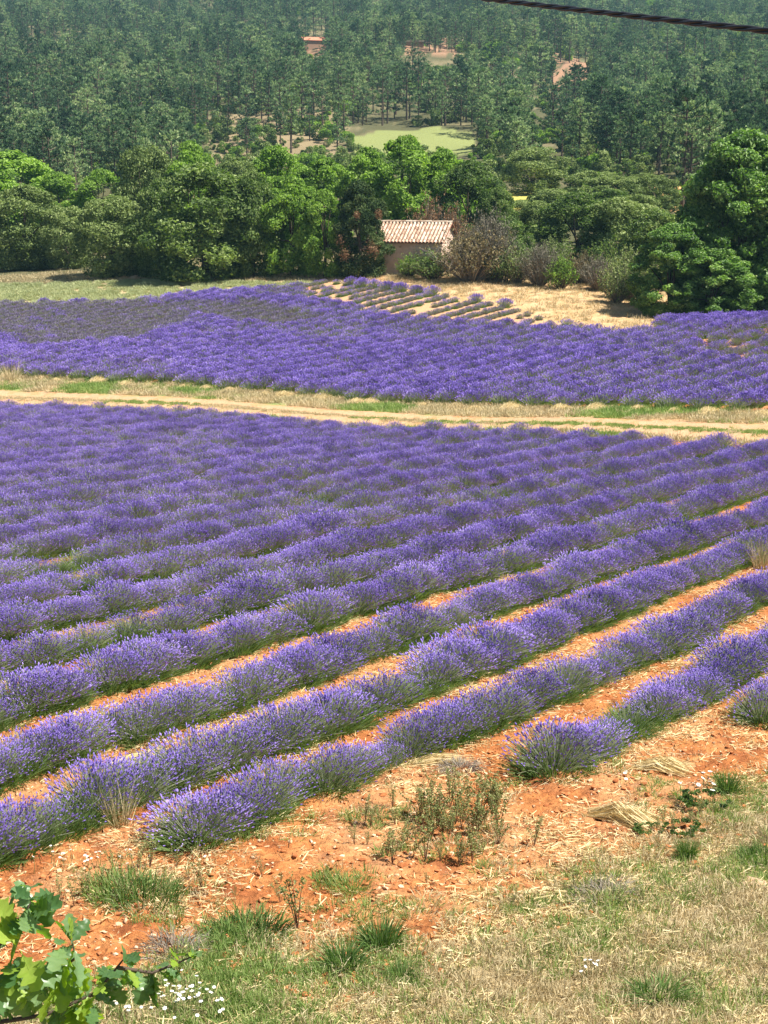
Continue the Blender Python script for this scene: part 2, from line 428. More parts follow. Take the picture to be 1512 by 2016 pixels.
def bilin(X, Y):
    """height of the built ground sheet (with its relief)"""
    X = np.asarray(X, float); Y = np.asarray(Y, float)
    j = np.clip(np.searchsorted(ys, Y) - 1, 0, ny - 2)
    fy = np.clip((Y - ys[j]) / (ys[j + 1] - ys[j]), 0, 1)

    def row(jj):
        u = (X / w_of(ys[jj]) + 1) / 2 * (tn - 1)
        i = np.clip(np.floor(u).astype(int), 0, nx - 2); f = np.clip(u - i, 0, 1)
        return G[jj, i, 2] * (1 - f) + G[jj, i + 1, 2] * f
    return row(j) * (1 - fy) + row(j + 1) * fy


def on_ground(px, py, sink=0.0, **k):
    p = ground_at(px, py, **k)
    p[:, 2] = bilin(p[:, 0], p[:, 1]) - sink
    return p


# ------------------------------------------------------------------ geometry-node scatter (for what nobody could count)
def scatter(name, pts, rotz, scl, sources, label, cat, tilt=0.0, kind='stuff', group=None):
    if len(pts) == 0: return
    me = bpy.data.meshes.new(name)
    pts = np.asarray(pts, float)
    me.vertices.add(len(pts)); me.vertices.foreach_set('co', pts.ravel())
    r = np.zeros((len(pts), 3)); r[:, 2] = rotz
    if tilt: r[:, :2] = RNG.normal(0, tilt, (len(pts), 2))
    a = me.attributes.new('rot', 'FLOAT_VECTOR', 'POINT'); a.data.foreach_set('vector', r.ravel())
    a = me.attributes.new('scl', 'FLOAT', 'POINT'); a.data.foreach_set('value', np.broadcast_to(scl, (len(pts),)).copy())
    a = me.attributes.new('vid', 'INT', 'POINT'); a.data.foreach_set('value', RNG.integers(0, len(sources), len(pts)))
    o = link(name, me)
    ng = bpy.data.node_groups.new(name, 'GeometryNodeTree')
    ng.interface.new_socket('Geometry', in_out='INPUT', socket_type='NodeSocketGeometry')
    ng.interface.new_socket('Geometry', in_out='OUTPUT', socket_type='NodeSocketGeometry')
    n = ng.nodes; l = ng.links
    gi = n.new('NodeGroupInput'); go = n.new('NodeGroupOutput')
    ip = n.new('GeometryNodeInstanceOnPoints'); jn = n.new('GeometryNodeJoinGeometry')
    for s in sources:
        oi = n.new('GeometryNodeObjectInfo'); oi.inputs['Object'].default_value = s; oi.inputs['As Instance'].default_value = True
        l.new(oi.outputs['Geometry'], jn.inputs[0])
    ip.inputs['Pick Instance'].default_value = True

    def attr(nm, dt):
        q = n.new('GeometryNodeInputNamedAttribute'); q.data_type = dt; q.inputs['Name'].default_value = nm
        return [s for s in q.outputs if s.enabled and s.name == 'Attribute'][0]
    l.new(gi.outputs[0], ip.inputs['Points']); l.new(jn.outputs[0], ip.inputs['Instance'])
    l.new(attr('rot', 'FLOAT_VECTOR'), ip.inputs['Rotation']); l.new(attr('scl', 'FLOAT'), ip.inputs['Scale']); l.new(attr('vid', 'INT'), ip.inputs['Instance Index'])
    l.new(ip.outputs[0], go.inputs[0])
    md = o.modifiers.new('scatter', 'NODES'); md.node_group = ng
    tag(o, label, cat, group, kind)
    return o


def proto(name, me):
    """source mesh for a scatter; never linked to the scene itself"""
    return bpy.data.objects.new(name, me)


# ------------------------------------------------------------------ plant shapes
def ribbon(p0, p1, w, tip=0.3, bend=None):
    """thin strips from p0 to p1 (arrays): 2 segments, returns verts (n,6,3), faces"""
    n = len(p0)
    d = p1 - p0
    mid = (p0 + p1) / 2 + (bend if bend is not None else 0)
    side = np.cross(d, RNG.normal(0, 1, (n, 3))); side /= np.linalg.norm(side, axis=1)[:, None] + 1e-9
    w = np.broadcast_to(w, (n,))[:, None]
    v = np.stack([p0 - side * w / 2, p0 + side * w / 2, mid - side * w / 2 * 0.9, mid + side * w / 2 * 0.9, p1 - side * w / 2 * tip, p1 + side * w / 2 * tip], 1)
    b = (np.arange(n) * 6)[:, None]
    f = np.concatenate([b + np.array([[0, 1, 3, 2]]), b + np.array([[2, 3, 5, 4]])])
    return v.reshape(-1, 3), f


def spikes(p, d, ln, r):
    """small spindle flower heads: 3-sided double cones"""
    n = len(p)
    a = np.cross(d, RNG.normal(0, 1, (n, 3))); a /= np.linalg.norm(a, axis=1)[:, None] + 1e-9
    b = np.cross(d, a)
    ln = np.broadcast_to(ln, (n,))[:, None]; r = np.broadcast_to(r, (n,))[:, None]
    vs = [p]
    for k in range(3):
        an = 2 * math.pi * k / 3
        vs.append(p + d * ln * 0.45 + (a * math.cos(an) + b * math.sin(an)) * r)
    vs.append(p + d * ln)
    v = np.stack(vs, 1).reshape(-1, 3)
    base = (np.arange(n) * 5)[:, None]
    f = np.concatenate([base + np.array([[0, 1 + (k + 1) % 3, 1 + k]]) for k in range(3)] + [base + np.array([[4, 1 + k, 1 + (k + 1) % 3]]) for k in range(3)])
    return v, f


def lavender(seed, nst=520, nlf=520, H=0.43, R=0.46, head=1.0, flower='lav_flower', leaf='lav_leaf', stemw=0.0045, bloom=1.0, leafh=0.25):
    global RNG
    keep = RNG; RNG = np.random.default_rng(seed)
    g = Geo()
    # leaves
    az = RNG.uniform(0, 2 * math.pi, nlf); ra = np.sqrt(RNG.uniform(0, 1, nlf)) * R * 0.55
    p0 = np.stack([np.cos(az) * ra, np.sin(az) * ra, np.zeros(nlf)], 1)
    tilt = ra / (R * 0.55) * 1.05 + RNG.normal(0, 0.25, nlf)
    ll = leafh * RNG.uniform(0.6, 1.25, nlf)
    d = np.stack([np.cos(az) * np.sin(tilt), np.sin(az) * np.sin(tilt), np.maximum(np.cos(tilt), 0.1)], 1)
    v, f = ribbon(p0, p0 + d * ll[:, None], 0.009 if head < 1.5 else 0.022, 0.3)
    g.add(v, f, 0, np.repeat(np.clip(RNG.normal(0.45, 0.2, nlf), 0, 1), 6))
    # stalks
    if nst:
        az = RNG.uniform(0, 2 * math.pi, nst); q = RNG.uniform(0, 1, nst) ** 0.75
        tilt = q * 0.90 + RNG.normal(0, 0.10, nst)
        ra = q * R * 0.35
        p0 = np.stack([np.cos(az) * ra, np.sin(az) * ra, np.full(nst, 0.04)], 1)
        az2 = az + RNG.normal(0, 0.2, nst)
        d = np.stack([np.cos(az2) * np.sin(tilt), np.sin(az2) * np.sin(tilt), np.cos(tilt)], 1)
        L_ = H * RNG.normal(1, 0.1, nst) * (1 - 0.06 * q)
        p1 = p0 + d * L_[:, None]
        p1[:, 2] = np.maximum(p1[:, 2] - q ** 3 * 0.04, 0.05)
        bend = np.zeros((nst, 3)); bend[:, 2] = 0.04 * q
        v, f = ribbon(p0, p1, stemw, 0.8, bend)
        g.add(v, f, 1, np.repeat(np.clip(RNG.normal(0.5, 0.2, nst), 0, 1), 6))
        dd = p1 - (p0 + p1) / 2 - bend; dd /= np.linalg.norm(dd, axis=1)[:, None]
        dd[:, 2] += 0.15; dd /= np.linalg.norm(dd, axis=1)[:, None]
        kk = RNG.uniform(0, 1, nst) < bloom
        v, f = spikes(p1[kk] - dd[kk] * 0.02, dd[kk], 0.040 * RNG.uniform(0.6, 1.35, kk.sum()) * (1 + (head - 1) * 0.6), 0.0090 * head)
        g.add(v, f, 2, np.repeat(np.clip(RNG.normal(0.45, 0.22, kk.sum()), 0, 1), 5))
    me = g.mesh('lavender_bush', [M[leaf], M['lav_stem'], M[flower]])
    RNG = keep
    return me


LAV = [lavender(100 + i, nst=760, nlf=1000) for i in range(8)]
LAVP = [lavender(120 + i, nst=520, nlf=700, bloom=0.72, H=0.42) for i in range(3)]     # sparser, greener
LAVG = [lavender(140 + i, nst=160, nlf=900, bloom=0.35, leafh=0.30, H=0.38) for i in range(2)]    # green tuft hardly in flower
FARL = [lavender(160 + i, nst=300, nlf=140, head=2.0, stemw=0.010) for i in range(4)]
FARM = [lavender(180 + i, nst=150, nlf=260, head=1.8, stemw=0.012, bloom=0.9, H=0.40, R=0.42) for i in range(3)]
FARG = [lavender(200 + i, nst=170, nlf=260, head=1.9, stemw=0.012, bloom=0.9, flower='lav_pale', leaf='lav_grey', H=0.38, R=0.40) for i in range(3)]
FGRN = [lavender(220 + i, nst=0, nlf=300, head=2.0, leafh=0.26, R=0.6) for i in range(3)]
for q_ in FGRN: q_.materials[0] = M['crop']

# near field positions
start = {0: 15.55, 1: 12.6, 2: 9.05}
bushes = []      # x, y, row, t, variant class, scale
for ri, off in enumerate(ROWS):
    t = start.get(ri, 5.0)
    first = True
    ext = T_END - RNG.uniform(0, 0.9)
    while t < ext:
        wob = 0.0 if first else RNG.normal(0, 0.06)
        o_ = off + wob + 0.07 * math.sin(t * 0.35 + ri) + (np.interp(t, [8, 17], [-0.22, 0.12]) if ri == 2 else 0)
        x, y = NR * o_ + RR * t
        if y > 5.5:
            u = x / (y + 1.0)
            if -0.36 < u < 0.36:
                bushes.append([x, y, ri, t, 0, 1.0, first])
        first = False
        if ext - 1.3 < t < ext - 0.8 and ri % 3: t += 0.45
        t += RNG.normal(0.34, 0.05)
bushes = np.array(bushes, float)
bz = terrain(bushes[:, 0], bushes[:, 1])
bp_ = proj(np.stack([bushes[:, 0], bushes[:, 1], bz + 0.2], -1))
nz = fbm(bushes[:, 0] * 0.45, bushes[:, 1] * 0.45, 55, 3)
rr = RNG.uniform(0, 1, len(bushes))
cls = np.zeros(len(bushes), int)
cls[(nz > 0.53) & (rr < 0.7)] = 1
cls[rr > 0.945] = 2
cls[(rr > 0.86) & (nz > 0.52)] = 2
cls[(bushes[:, 3] > T_END - 1.2) & (rr > 0.4)] = 1
greyzone = point_in_poly(bp_[:, 0], bp_[:, 1], [(200, 900), (560, 930), (760, 1000), (700, 1050), (300, 1010), (0, 1000), (0, 960)])
cls[greyzone & (rr < 0.7)] = 1
# known green tufts
for (gx, gy) in ((30, 1410), (340, 1560), (262, 1270), (440, 1290), (720, 1225), (60, 1135), (275, 970), (680, 975), (100, 1560)):
    cls[np.argmin((bp_[:, 0] - gx) ** 2 + ((bp_[:, 1] - gy) * 1.6) ** 2)] = 2
sc = np.where(bushes[:, 2] < 3, 0.85, 0.95) * RNG.normal(1.0, 0.07, len(bushes)) * (0.94 + 0.2 * (fbm(bushes[:, 0] * 0.8, bushes[:, 1] * 0.8, 57, 2) - 0.4))  * np.where(cls == 2, 0.9, 1.0)
sc *= np.clip(1.08 - 0.05 * (bushes[:, 2] < 1), 0.9, 1.1)
sc[(bushes[:, 6] > 0) & (bushes[:, 2] == 1)] = 1.12; sc[(bushes[:, 6] > 0) & (bushes[:, 2] == 2)] = 0.98
cls[(bushes[:, 6] > 0) & (bushes[:, 2] == 1)] = 1
sparse = (bushes[:, 2] == 2) & (bp_[:, 0] > 690) & (bp_[:, 0] < 790)
cls[sparse] = 1; sc[sparse] *= 0.85
miss = RNG.uniform(0, 1, len(bushes)) < 0.02
miss &= (bushes[:, 2] > 3)
bushes = bushes[~miss]; cls = cls[~miss]; sc = sc[~miss]; bp_ = bp_[~miss]
bz = bilin(bushes[:, 0], bushes[:, 1]) - 0.02
inview = (bp_[:, 0] > -90) & (bp_[:, 0] < 1600) & (bp_[:, 1] < 2050)
order = np.argsort(np.where(inview, bp_[:, 2], 1e9))
indiv = np.zeros(len(bushes), bool); indiv[order[:295]] = True
ORD = ['first', 'second', 'third', 'fourth', 'fifth', 'sixth', 'seventh', 'eighth', 'ninth', 'tenth', 'eleventh', 'twelfth', 'thirteenth', 'fourteenth']
TENS = {2: 'twenty', 3: 'thirty', 4: 'forty', 5: 'fifty'}


def ordinal(k):
    base = ORD + ['fifteenth', 'sixteenth', 'seventeenth', 'eighteenth', 'nineteenth']
    if k < 19: return base[k]
    k += 1
    if k % 10 == 0: return TENS[k // 10][:-1] + 'ieth'
    return TENS[k // 10] + '-' + base[k % 10 - 1]


ids = order[:295]
rank = {}
for ri in range(len(ROWS)):
    mem = [i for i in ids if bushes[i, 2] == ri and bp_[i, 0] > -60 and bp_[i, 0] < 1570]
    mem.sort(key=lambda i: bushes[i, 3])
    for k_, i in enumerate(mem): rank[i] = k_
for i in ids:
    ri = int(bushes[i, 2]); c = cls[i]
    me = (LAV, LAVP, LAVG)[c][RNG.integers(0, len((LAV, LAVP, LAVG)[c]))]
    o = link('lavender_bush', me, loc=(bushes[i, 0], bushes[i, 1], bz[i]), rot=(RNG.normal(0, 0.05), RNG.normal(0, 0.05), math.pi / 2 - ANG + RNG.choice([0, math.pi]) + RNG.normal(0, 0.2)), scale=(sc[i] * RNG.uniform(1.1, 1.3), sc[i] * RNG.uniform(0.9, 1.05), sc[i] * RNG.uniform(0.78, 1.02)))
    rowname = {0: 'the short right edge row', 1: 'the row ending right of centre', 2: 'the nearest long row'}.get(ri, 'the %s row back' % ORD[ri])
    look = ['full purple', 'sparse pale', 'green hardly flowering'][c]
    k_ = rank.get(i, -1)
    if bushes[i, 6] and ri in start:
        lab = {0: 'small lavender bush alone at the right edge above the daisies', 1: 'wide lavender bush with green base that ends its row right of centre',
               2: 'lavender bush ending the nearest row beside the lower left weeds'}[ri]
    else:
        lab = '%s lavender bush, %s from the left in %s' % (look, ordinal(k_), rowname)
    if k_ < 0: lab = '%s lavender bush at the very view edge in %s' % (look, rowname)
    tag(o, lab, 'lavender bush', 'lavender bushes of ' + rowname)
rest = np.where(~indiv)[0]
prs = {0: [proto('lavender_full', m) for m in LAV], 1: [proto('lavender_sparse', m) for m in LAVP], 2: [proto('lavender_tuft', m) for m in LAVG]}
for c, nm, lb in ((0, 'lavender_rows', 'rows of purple lavender bushes filling the near field up to the track'), (1, 'pale_lavender_rows', 'sparser greyish lavender bushes among the near rows'),
                  (2, 'green_lavender_tufts', 'green tufts with few flowers dotted among the near rows')):
    k = rest[cls[rest] == c]
    scatter(nm, np.stack([bushes[k, 0], bushes[k, 1], bz[k]], 1), RNG.uniform(0, 6.28, len(k)), sc[k], prs[c], lb, 'lavender')

# far field
fx, fy, ft = [], [], []
off = -13.0
while off > -125:
    ts = np.arange(VERGE + 0.1 + RNG.uniform(-0.3, 0.3), 150, 0.5)
    ts = ts + RNG.normal(0, 0.06, len(ts))
    o_ = off + RNG.normal(0, 0.07, len(ts)) + 0.25 * np.sin(ts * 0.08 + 1)
    fx.append(NR[0] * o_ + RR[0] * ts); fy.append(NR[1] * o_ + RR[1] * ts); ft.append(ts)
    off -= 1.5
fx = np.concatenate(fx); fy = np.concatenate(fy); ft = np.concatenate(ft)
k = (fy > 40) & (fy < 150) & (np.abs(fx / (fy + 1)) < 0.37)
fx, fy, ft = fx[k], fy[k], ft[k]
fz = terrain(fx, fy)
fp = proj(np.stack([fx, fy, fz], -1))
inf = point_in_poly(fp[:, 0], fp[:, 1], FAR_FIELD) & (fp[:, 2] < 125)
inf |= (fp[:, 0] > 1300) & (fp[:, 2] > 80) & (fp[:, 2] < 94)
ing = point_in_poly(fp[:, 0], fp[:, 1], GREEN_FIELD)
fn = fbm(fx * 0.13, fy * 0.13, 71, 3); fr = RNG.uniform(0, 1, len(fx))
pale = point_in_poly(fp[:, 0], fp[:, 1] + (fn - 0.5) * 30, [(-900, 600), (270, 598), (330, 612), (500, 600), (640, 640), (560, 650), (380, 640), (260, 680), (60, 690), (0, 670), (-900, 660)])
pale2 = point_in_poly(fp[:, 0], fp[:, 1] + (fn - 0.5) * 16, [(470, 590), (560, 572), (640, 556), (745, 566), (900, 590), (1010, 606), (1075, 636), (1140, 660), (1000, 652), (880, 640), (760, 630), (660, 605), (560, 590)])
pale3 = point_in_poly(fp[:, 0], fp[:, 1] + (fn - 0.5) * 20, [(1340, 672), (1560, 650), (1700, 650), (1700, 735), (1500, 730), (1400, 720)])
fc = np.zeros(len(fx), int)
fc[(fn > 0.54) & (fr < 0.75)] = 1
fc[fr > 0.93] = 1
fc[pale & (fr < 0.92)] = 2
fc[pale2] = np.where(fr[pale2] < 0.55, 2, 1)
fc[pale3] = np.where(fr[pale3] < 0.45, 2, 1)
fc[(ft < VERGE + 0.6) & (fr < 0.8)] = 1
hole = (fr > 0.985) | (((pale2 & (fp[:, 0] > 640)) | pale3) & (fbm(fx * 0.7, fy * 0.7, 91, 2) > 0.74))
fs = RNG.normal(1.28, 0.08, len(fx)) * np.where(fc == 2, 0.92, 1.0)
fs = np.where(pale2 & (fp[:, 0] > 600), fs * 0.60, fs)
fs = np.where(pale3, fs * 0.85, fs)
fzb = bilin(fx, fy) - 0.02
for sel, src, nm, lb in ((inf & (fc == 0), FARL, 'far_lavender_field', 'dense purple lavender filling the far field beyond the track'),
                         (inf & (fc == 1), FARM, 'sparse_lavender', 'greener lavender bushes mixed into the far field'),
                         (inf & (fc == 2), FARG, 'grey_lavender', 'grey lavender rows not yet in flower below the stone hut and at far left')):
    sel = sel & ~hole
    scatter(nm, np.stack([fx, fy, fzb], 1)[sel], RNG.uniform(0, 6.28, sel.sum()), fs[sel], [proto(nm, m) for m in src], lb, 'lavender')
# green crop at far left: rows across
gx_, gy_ = [], []
for t_ in np.arange(85, 135, 1.25):
    ss = np.arange(-75, 0, 0.55)
    gx_.append(ss + RNG.normal(0, 0.1, len(ss))); gy_.append(t_ - ss * 0.12 + RNG.normal(0, 0.1, len(ss)))
gx_ = np.concatenate(gx_); gy_ = np.concatenate(gy_)
gp = proj(np.stack([gx_, gy_, terrain(gx_, gy_)], -1))
sel = point_in_poly(gp[:, 0], gp[:, 1], GREEN_FIELD) & (np.abs(gx_ / gy_) < 0.4) & (RNG.uniform(0, 1, len(gx_)) < 0.93)
scatter('green_crop', np.stack([gx_, gy_, bilin(gx_, gy_)], 1)[sel], RNG.uniform(0, 6.28, sel.sum()), RNG.normal(0.95, 0.15, sel.sum()), [proto('green_crop', m) for m in FGRN],
        'low green rows of young plants at far left below the oaks', 'crop')


# ------------------------------------------------------------------ grass, straw and stones
def tuft(seed, n, h, w, spread, lean, m, bw=0.006):
    global RNG
    keep = RNG; RNG = np.random.default_rng(seed)
    g = Geo()
    az = RNG.uniform(0, 6.283, n); ra = np.sqrt(RNG.uniform(0, 1, n)) * spread
    p0 = np.stack([np.cos(az) * ra, np.sin(az) * ra, np.full(n, -0.01)], 1)
    az2 = az + RNG.normal(0, 0.6, n)
    ti = np.abs(RNG.normal(lean, lean * 0.5, n)) * (0.4 + 0.6 * ra / spread)
    d = np.stack([np.cos(az2) * np.sin(ti), np.sin(az2) * np.sin(ti), np.cos(ti)], 1)
    l_ = h * RNG.uniform(0.5, 1.15, n)
    p1 = p0 + d * l_[:, None]; p1[:, 2] = np.maximum(p1[:, 2] - 0.25 * h * np.clip(ti, 0, 1.2) ** 2, 0.01)
    bend = np.zeros((n, 3)); bend[:, 2] = 0.18 * l_ * np.clip(ti, 0, 1)
    v, f = ribbon(p0, p1, bw, 0.15, bend)
    g.add(v, f, 0, np.repeat(np.clip(RNG.normal(0.5, 0.25, n), 0, 1), 6))
    me = g.mesh('grass_tuft', [M[m]])
    RNG = keep
    return me


TG = [proto('green_grass', tuft(300 + i, 34, 0.085, 0, 0.075, 0.75, 'grass_green', 0.0055)) for i in range(4)]
TD = [proto('dry_grass', tuft(320 + i, 34, 0.085, 0, 0.09, 1.05, 'grass_dry', 0.005)) for i in range(4)]
n = 56000
X = RNG.uniform(-9.5, 9.5, n); Y = RNG.uniform(6.5, 15.5, n)
p = proj(np.stack([X, Y, terrain(X, Y)], -1))
cl = fbm(X * 1.3, Y * 1.3, 41, 3); cl2 = fbm(X * 0.8 + 9, Y * 0.8, 47, 3)
dens = sstep(-60, 60, p[:, 1] - grass_edge(p[:, 0]) + (fbm(X * 0.9, Y * 0.9, 3) - 0.5) * 200)
clump = sstep(0.55, 0.68, fbm(X * 2.2, Y * 2.2, 43, 2)) * 0.35 * (p[:, 1] > 1560 - np.clip(p[:, 0] - 900, 0, 400) * 0.2 + np.clip(700 - p[:, 0], 0, 700) * 0.28)
keepm = (RNG.uniform(0, 1, n) < np.maximum(dens * 0.95, clump * 0.65)) & (np.abs(X / (Y + 1)) < 0.75)
isg = RNG.uniform(0, 1, n) < 0.12 + 0.62 * sstep(0.38, 0.66, cl2 * 0.5 + cl * 0.5 + np.clip(800 - p[:, 0], -500, 500) * 0.0001) + 0.22 * (p[:, 0] < 820)
P3 = np.stack([X, Y, bilin(X, Y)], 1)
for s_, src, nm, lb in ((keepm & isg, TG, 'green_grass', 'short green grass on the bank in front'), (keepm & ~isg, TD, 'dry_grass', 'short dry straw coloured grass on the bank in front')):
    scatter(nm, P3[s_], RNG.uniform(0, 6.28, s_.sum()), RNG.uniform(0.6, 1.35, s_.sum()), src, lb, 'grass', 0.15)
# straw litter flat on the soil
lit = []
for i in range(3):
    keep_ = RNG; RNG = np.random.default_rng(350 + i)
    g = Geo(); n = 16
    a_ = RNG.uniform(0, 6.28, n); c_ = RNG.uniform(-0.1, 0.1, (n, 2)); l_ = RNG.uniform(0.01, 0.05, n)
    p0 = np.stack([c_[:, 0] - np.cos(a_) * l_, c_[:, 1] - np.sin(a_) * l_, RNG.uniform(0.003, 0.012, n)], 1)
    p1 = np.stack([c_[:, 0] + np.cos(a_) * l_, c_[:, 1] + np.sin(a_) * l_, RNG.uniform(0.003, 0.02, n)], 1)
    v, f = ribbon(p0, p1, 0.006, 0.6); g.add(v, f, 0, np.repeat(RNG.uniform(0, 1, n), 6))
    RNG = keep_
    lit.append(proto('straw_litter', g.mesh('straw_litter', [M['straw']])))
n = 26000
X = RNG.uniform(-6, 8, n); Y = 8.5 + RNG.uniform(0, 1, n) ** 1.6 * 20
ln_ = fbm(X * 1.1, Y * 1.1, 61, 3)
s_ = (RNG.uniform(0, 1, n) < 0.12 + 0.8 * sstep(0.42, 0.64, ln_)) & (np.abs(X / (Y + 1)) < 0.4)
scatter('straw_litter', np.stack([X, Y, bilin(X, Y) + 0.004], 1)[s_], RNG.uniform(0, 6.28, s_.sum()), RNG.uniform(0.7, 1.5, s_.sum()), lit, 'loose straw litter lying on the red soil between the rows', 'straw', 0.1)


def rock(seed, m, sub=1):
    import bmesh
    bm = bmesh.new(); bmesh.ops.create_icosphere(bm, subdivisions=sub, radius=1.0)
    v = np.array([q.co[:] for q in bm.verts]); f = np.array([[w_.index for w_ in q.verts] for q in bm.faces]); bm.free()
    r_ = np.random.default_rng(seed)
    v = v * (1 + (r_.uniform(-1, 1, (len(v), 1))) * 0.34) * np.array([1, r_.uniform(0.6, 0.9), r_.uniform(0.35, 0.55)])
    g = Geo(); g.add(v, f, 0, np.clip(r_.normal(0.5, 0.15, len(v)), 0, 1))
    return g.mesh('stone', [M[m]])


PS = [proto('pebble', rock(400 + i, 'stone')) for i in range(4)]
PC = [proto('clod', rock(420 + i, 'clod')) for i in range(4)]
n = 60000
X = RNG.uniform(-7, 11, n); Y = 8.5 + RNG.uniform(0, 1, n) ** 1.7 * 24
p = proj(np.stack([X, Y, terrain(X, Y)], -1))
s_ = (np.abs(X / (Y + 1)) < 0.36) & (p[:, 1] < grass_edge(p[:, 0]) + 60)
isst = (RNG.uniform(0, 1, n) < 0.36)
Zb = bilin(X, Y)
for q_, src, nm, lb, lo, hi in ((s_ & isst, PS, 'pebbles', 'pale pebbles strewn over the red soil', 0.005, 0.030), (s_ & ~isst, PC, 'soil_clods', 'small clods of red soil between and in front of the rows', 0.008, 0.038)):
    szz = lo + (hi - lo) * RNG.uniform(0, 1, q_.sum()) ** 2.2
    scatter(nm, np.stack([X[q_], Y[q_], Zb[q_] + szz * 0.2], 1), RNG.uniform(0, 6.28, q_.sum()), szz, src, lb, 'pebbles' if src is PS else 'soil', 0.2)

# verge, track middle and far straw field
n = 9000
T_ = np.concatenate([RNG.uniform(ROAD1 - 0.2, VERGE + 0.4, 5200), RNG.normal(48.35, 0.3, 1500), RNG.normal(ROAD0 - 0.3, 0.3, 1500)])
O_ = RNG.uniform(-75, -8, len(T_))
X = NR[0] * O_ + RR[0] * T_; Y = NR[1] * O_ + RR[1] * T_
gsel = fbm(X * 0.35, Y * 0.35, 81, 2) + RNG.normal(0, 0.06, len(X))
VG = [proto('verge_green', tuft(360 + i, 40, 0.22, 0, 0.28, 0.8, 'grass_green', 0.022)) for i in range(3)]
VD = [proto('verge_dry', tuft(370 + i, 40, 0.24, 0, 0.30, 1.0, 'grass_dry', 0.02)) for i in range(3)]
s_ = (np.abs(X / (Y + 1)) < 0.38)
scl_ = np.where(np.abs(T_ - 48.35) < 0.8, 0.5, RNG.uniform(0.5, 1.1, len(X)))
P3 = np.stack([X, Y, bilin(X, Y)], 1)
q_ = s_ & (gsel > 0.5)
scatter('verge_grass', P3[q_], RNG.uniform(0, 6.28, q_.sum()), scl_[q_], VG, 'green grass verge beyond the sandy track', 'grass', 0.1)
q_ = s_ & (gsel <= 0.5)
scatter('dry_verge_grass', P3[q_], RNG.uniform(0, 6.28, q_.sum()), scl_[q_], VD, 'dry grass along the sandy track', 'grass', 0.1)
n = 16000
X = RNG.uniform(-45, 35, n); Y = RNG.uniform(84, 135, n)
p = proj(np.stack([X, Y, terrain(X, Y)], -1))
s_ = ~point_in_poly(p[:, 0], p[:, 1], FAR_FIELD) & ~point_in_poly(p[:, 0], p[:, 1], GREEN_FIELD) & (p[:, 0] > -150) & (p[:, 0] < 1650)
s_ &= RNG.uniform(0, 1, n) < np.where(p[:, 1] > 575, 0.5, 0.9)
scatter('dry_field_grass', np.stack([X, Y, bilin(X, Y)], 1)[s_], RNG.uniform(0, 6.28, s_.sum()), RNG.uniform(0.5, 1.5, s_.sum()), VD, 'dry straw coloured grass of the fallow strip in front of the trees', 'grass', 0.1)


# ------------------------------------------------------------------ trees
def tube(g, pts, rad, sides=6, m=0, tint=0.5):
    pts = np.asarray(pts, float); n = len(pts)
    vs = []
    for i in range(n):
        d = pts[min(i + 1, n - 1)] - pts[max(i - 1, 0)]; d = d / (np.linalg.norm(d) + 1e-9)
        a = np.cross(d, [0.31, 0.9, 0.2]); a /= np.linalg.norm(a); b = np.cross(d, a)
        an = np.arange(sides) * 2 * math.pi / sides
        vs.append(pts[i] + rad[i] * (np.cos(an)[:, None] * a + np.sin(an)[:, None] * b))
    v = np.concatenate(vs); f = []
    for i in range(n - 1):
        for k in range(sides):
            f.append([i * sides + k, i * sides + (k + 1) % sides, (i + 1) * sides + (k + 1) % sides, (i + 1) * sides + k])
    g.add(v, f, m, tint)


def leafquads(p, nrm, size, rng):
    n = len(p)
    a = np.cross(nrm, rng.normal(0, 1, (n, 3))); a /= np.linalg.norm(a, axis=1)[:, None] + 1e-9
    b = np.cross(nrm, a)
    s = (size * rng.uniform(0.55, 1.35, n))[:, None]
    fold = nrm * s * 0.25
    v = np.stack([p - a * s * 0.6, p - b * s * 0.38 + fold, p + a * s * 0.6, p + b * s * 0.38 + fold], 1).reshape(-1, 3)
    f = (np.arange(n) * 4)[:, None] + np.array([[0, 1, 2, 3]])
    return v, f


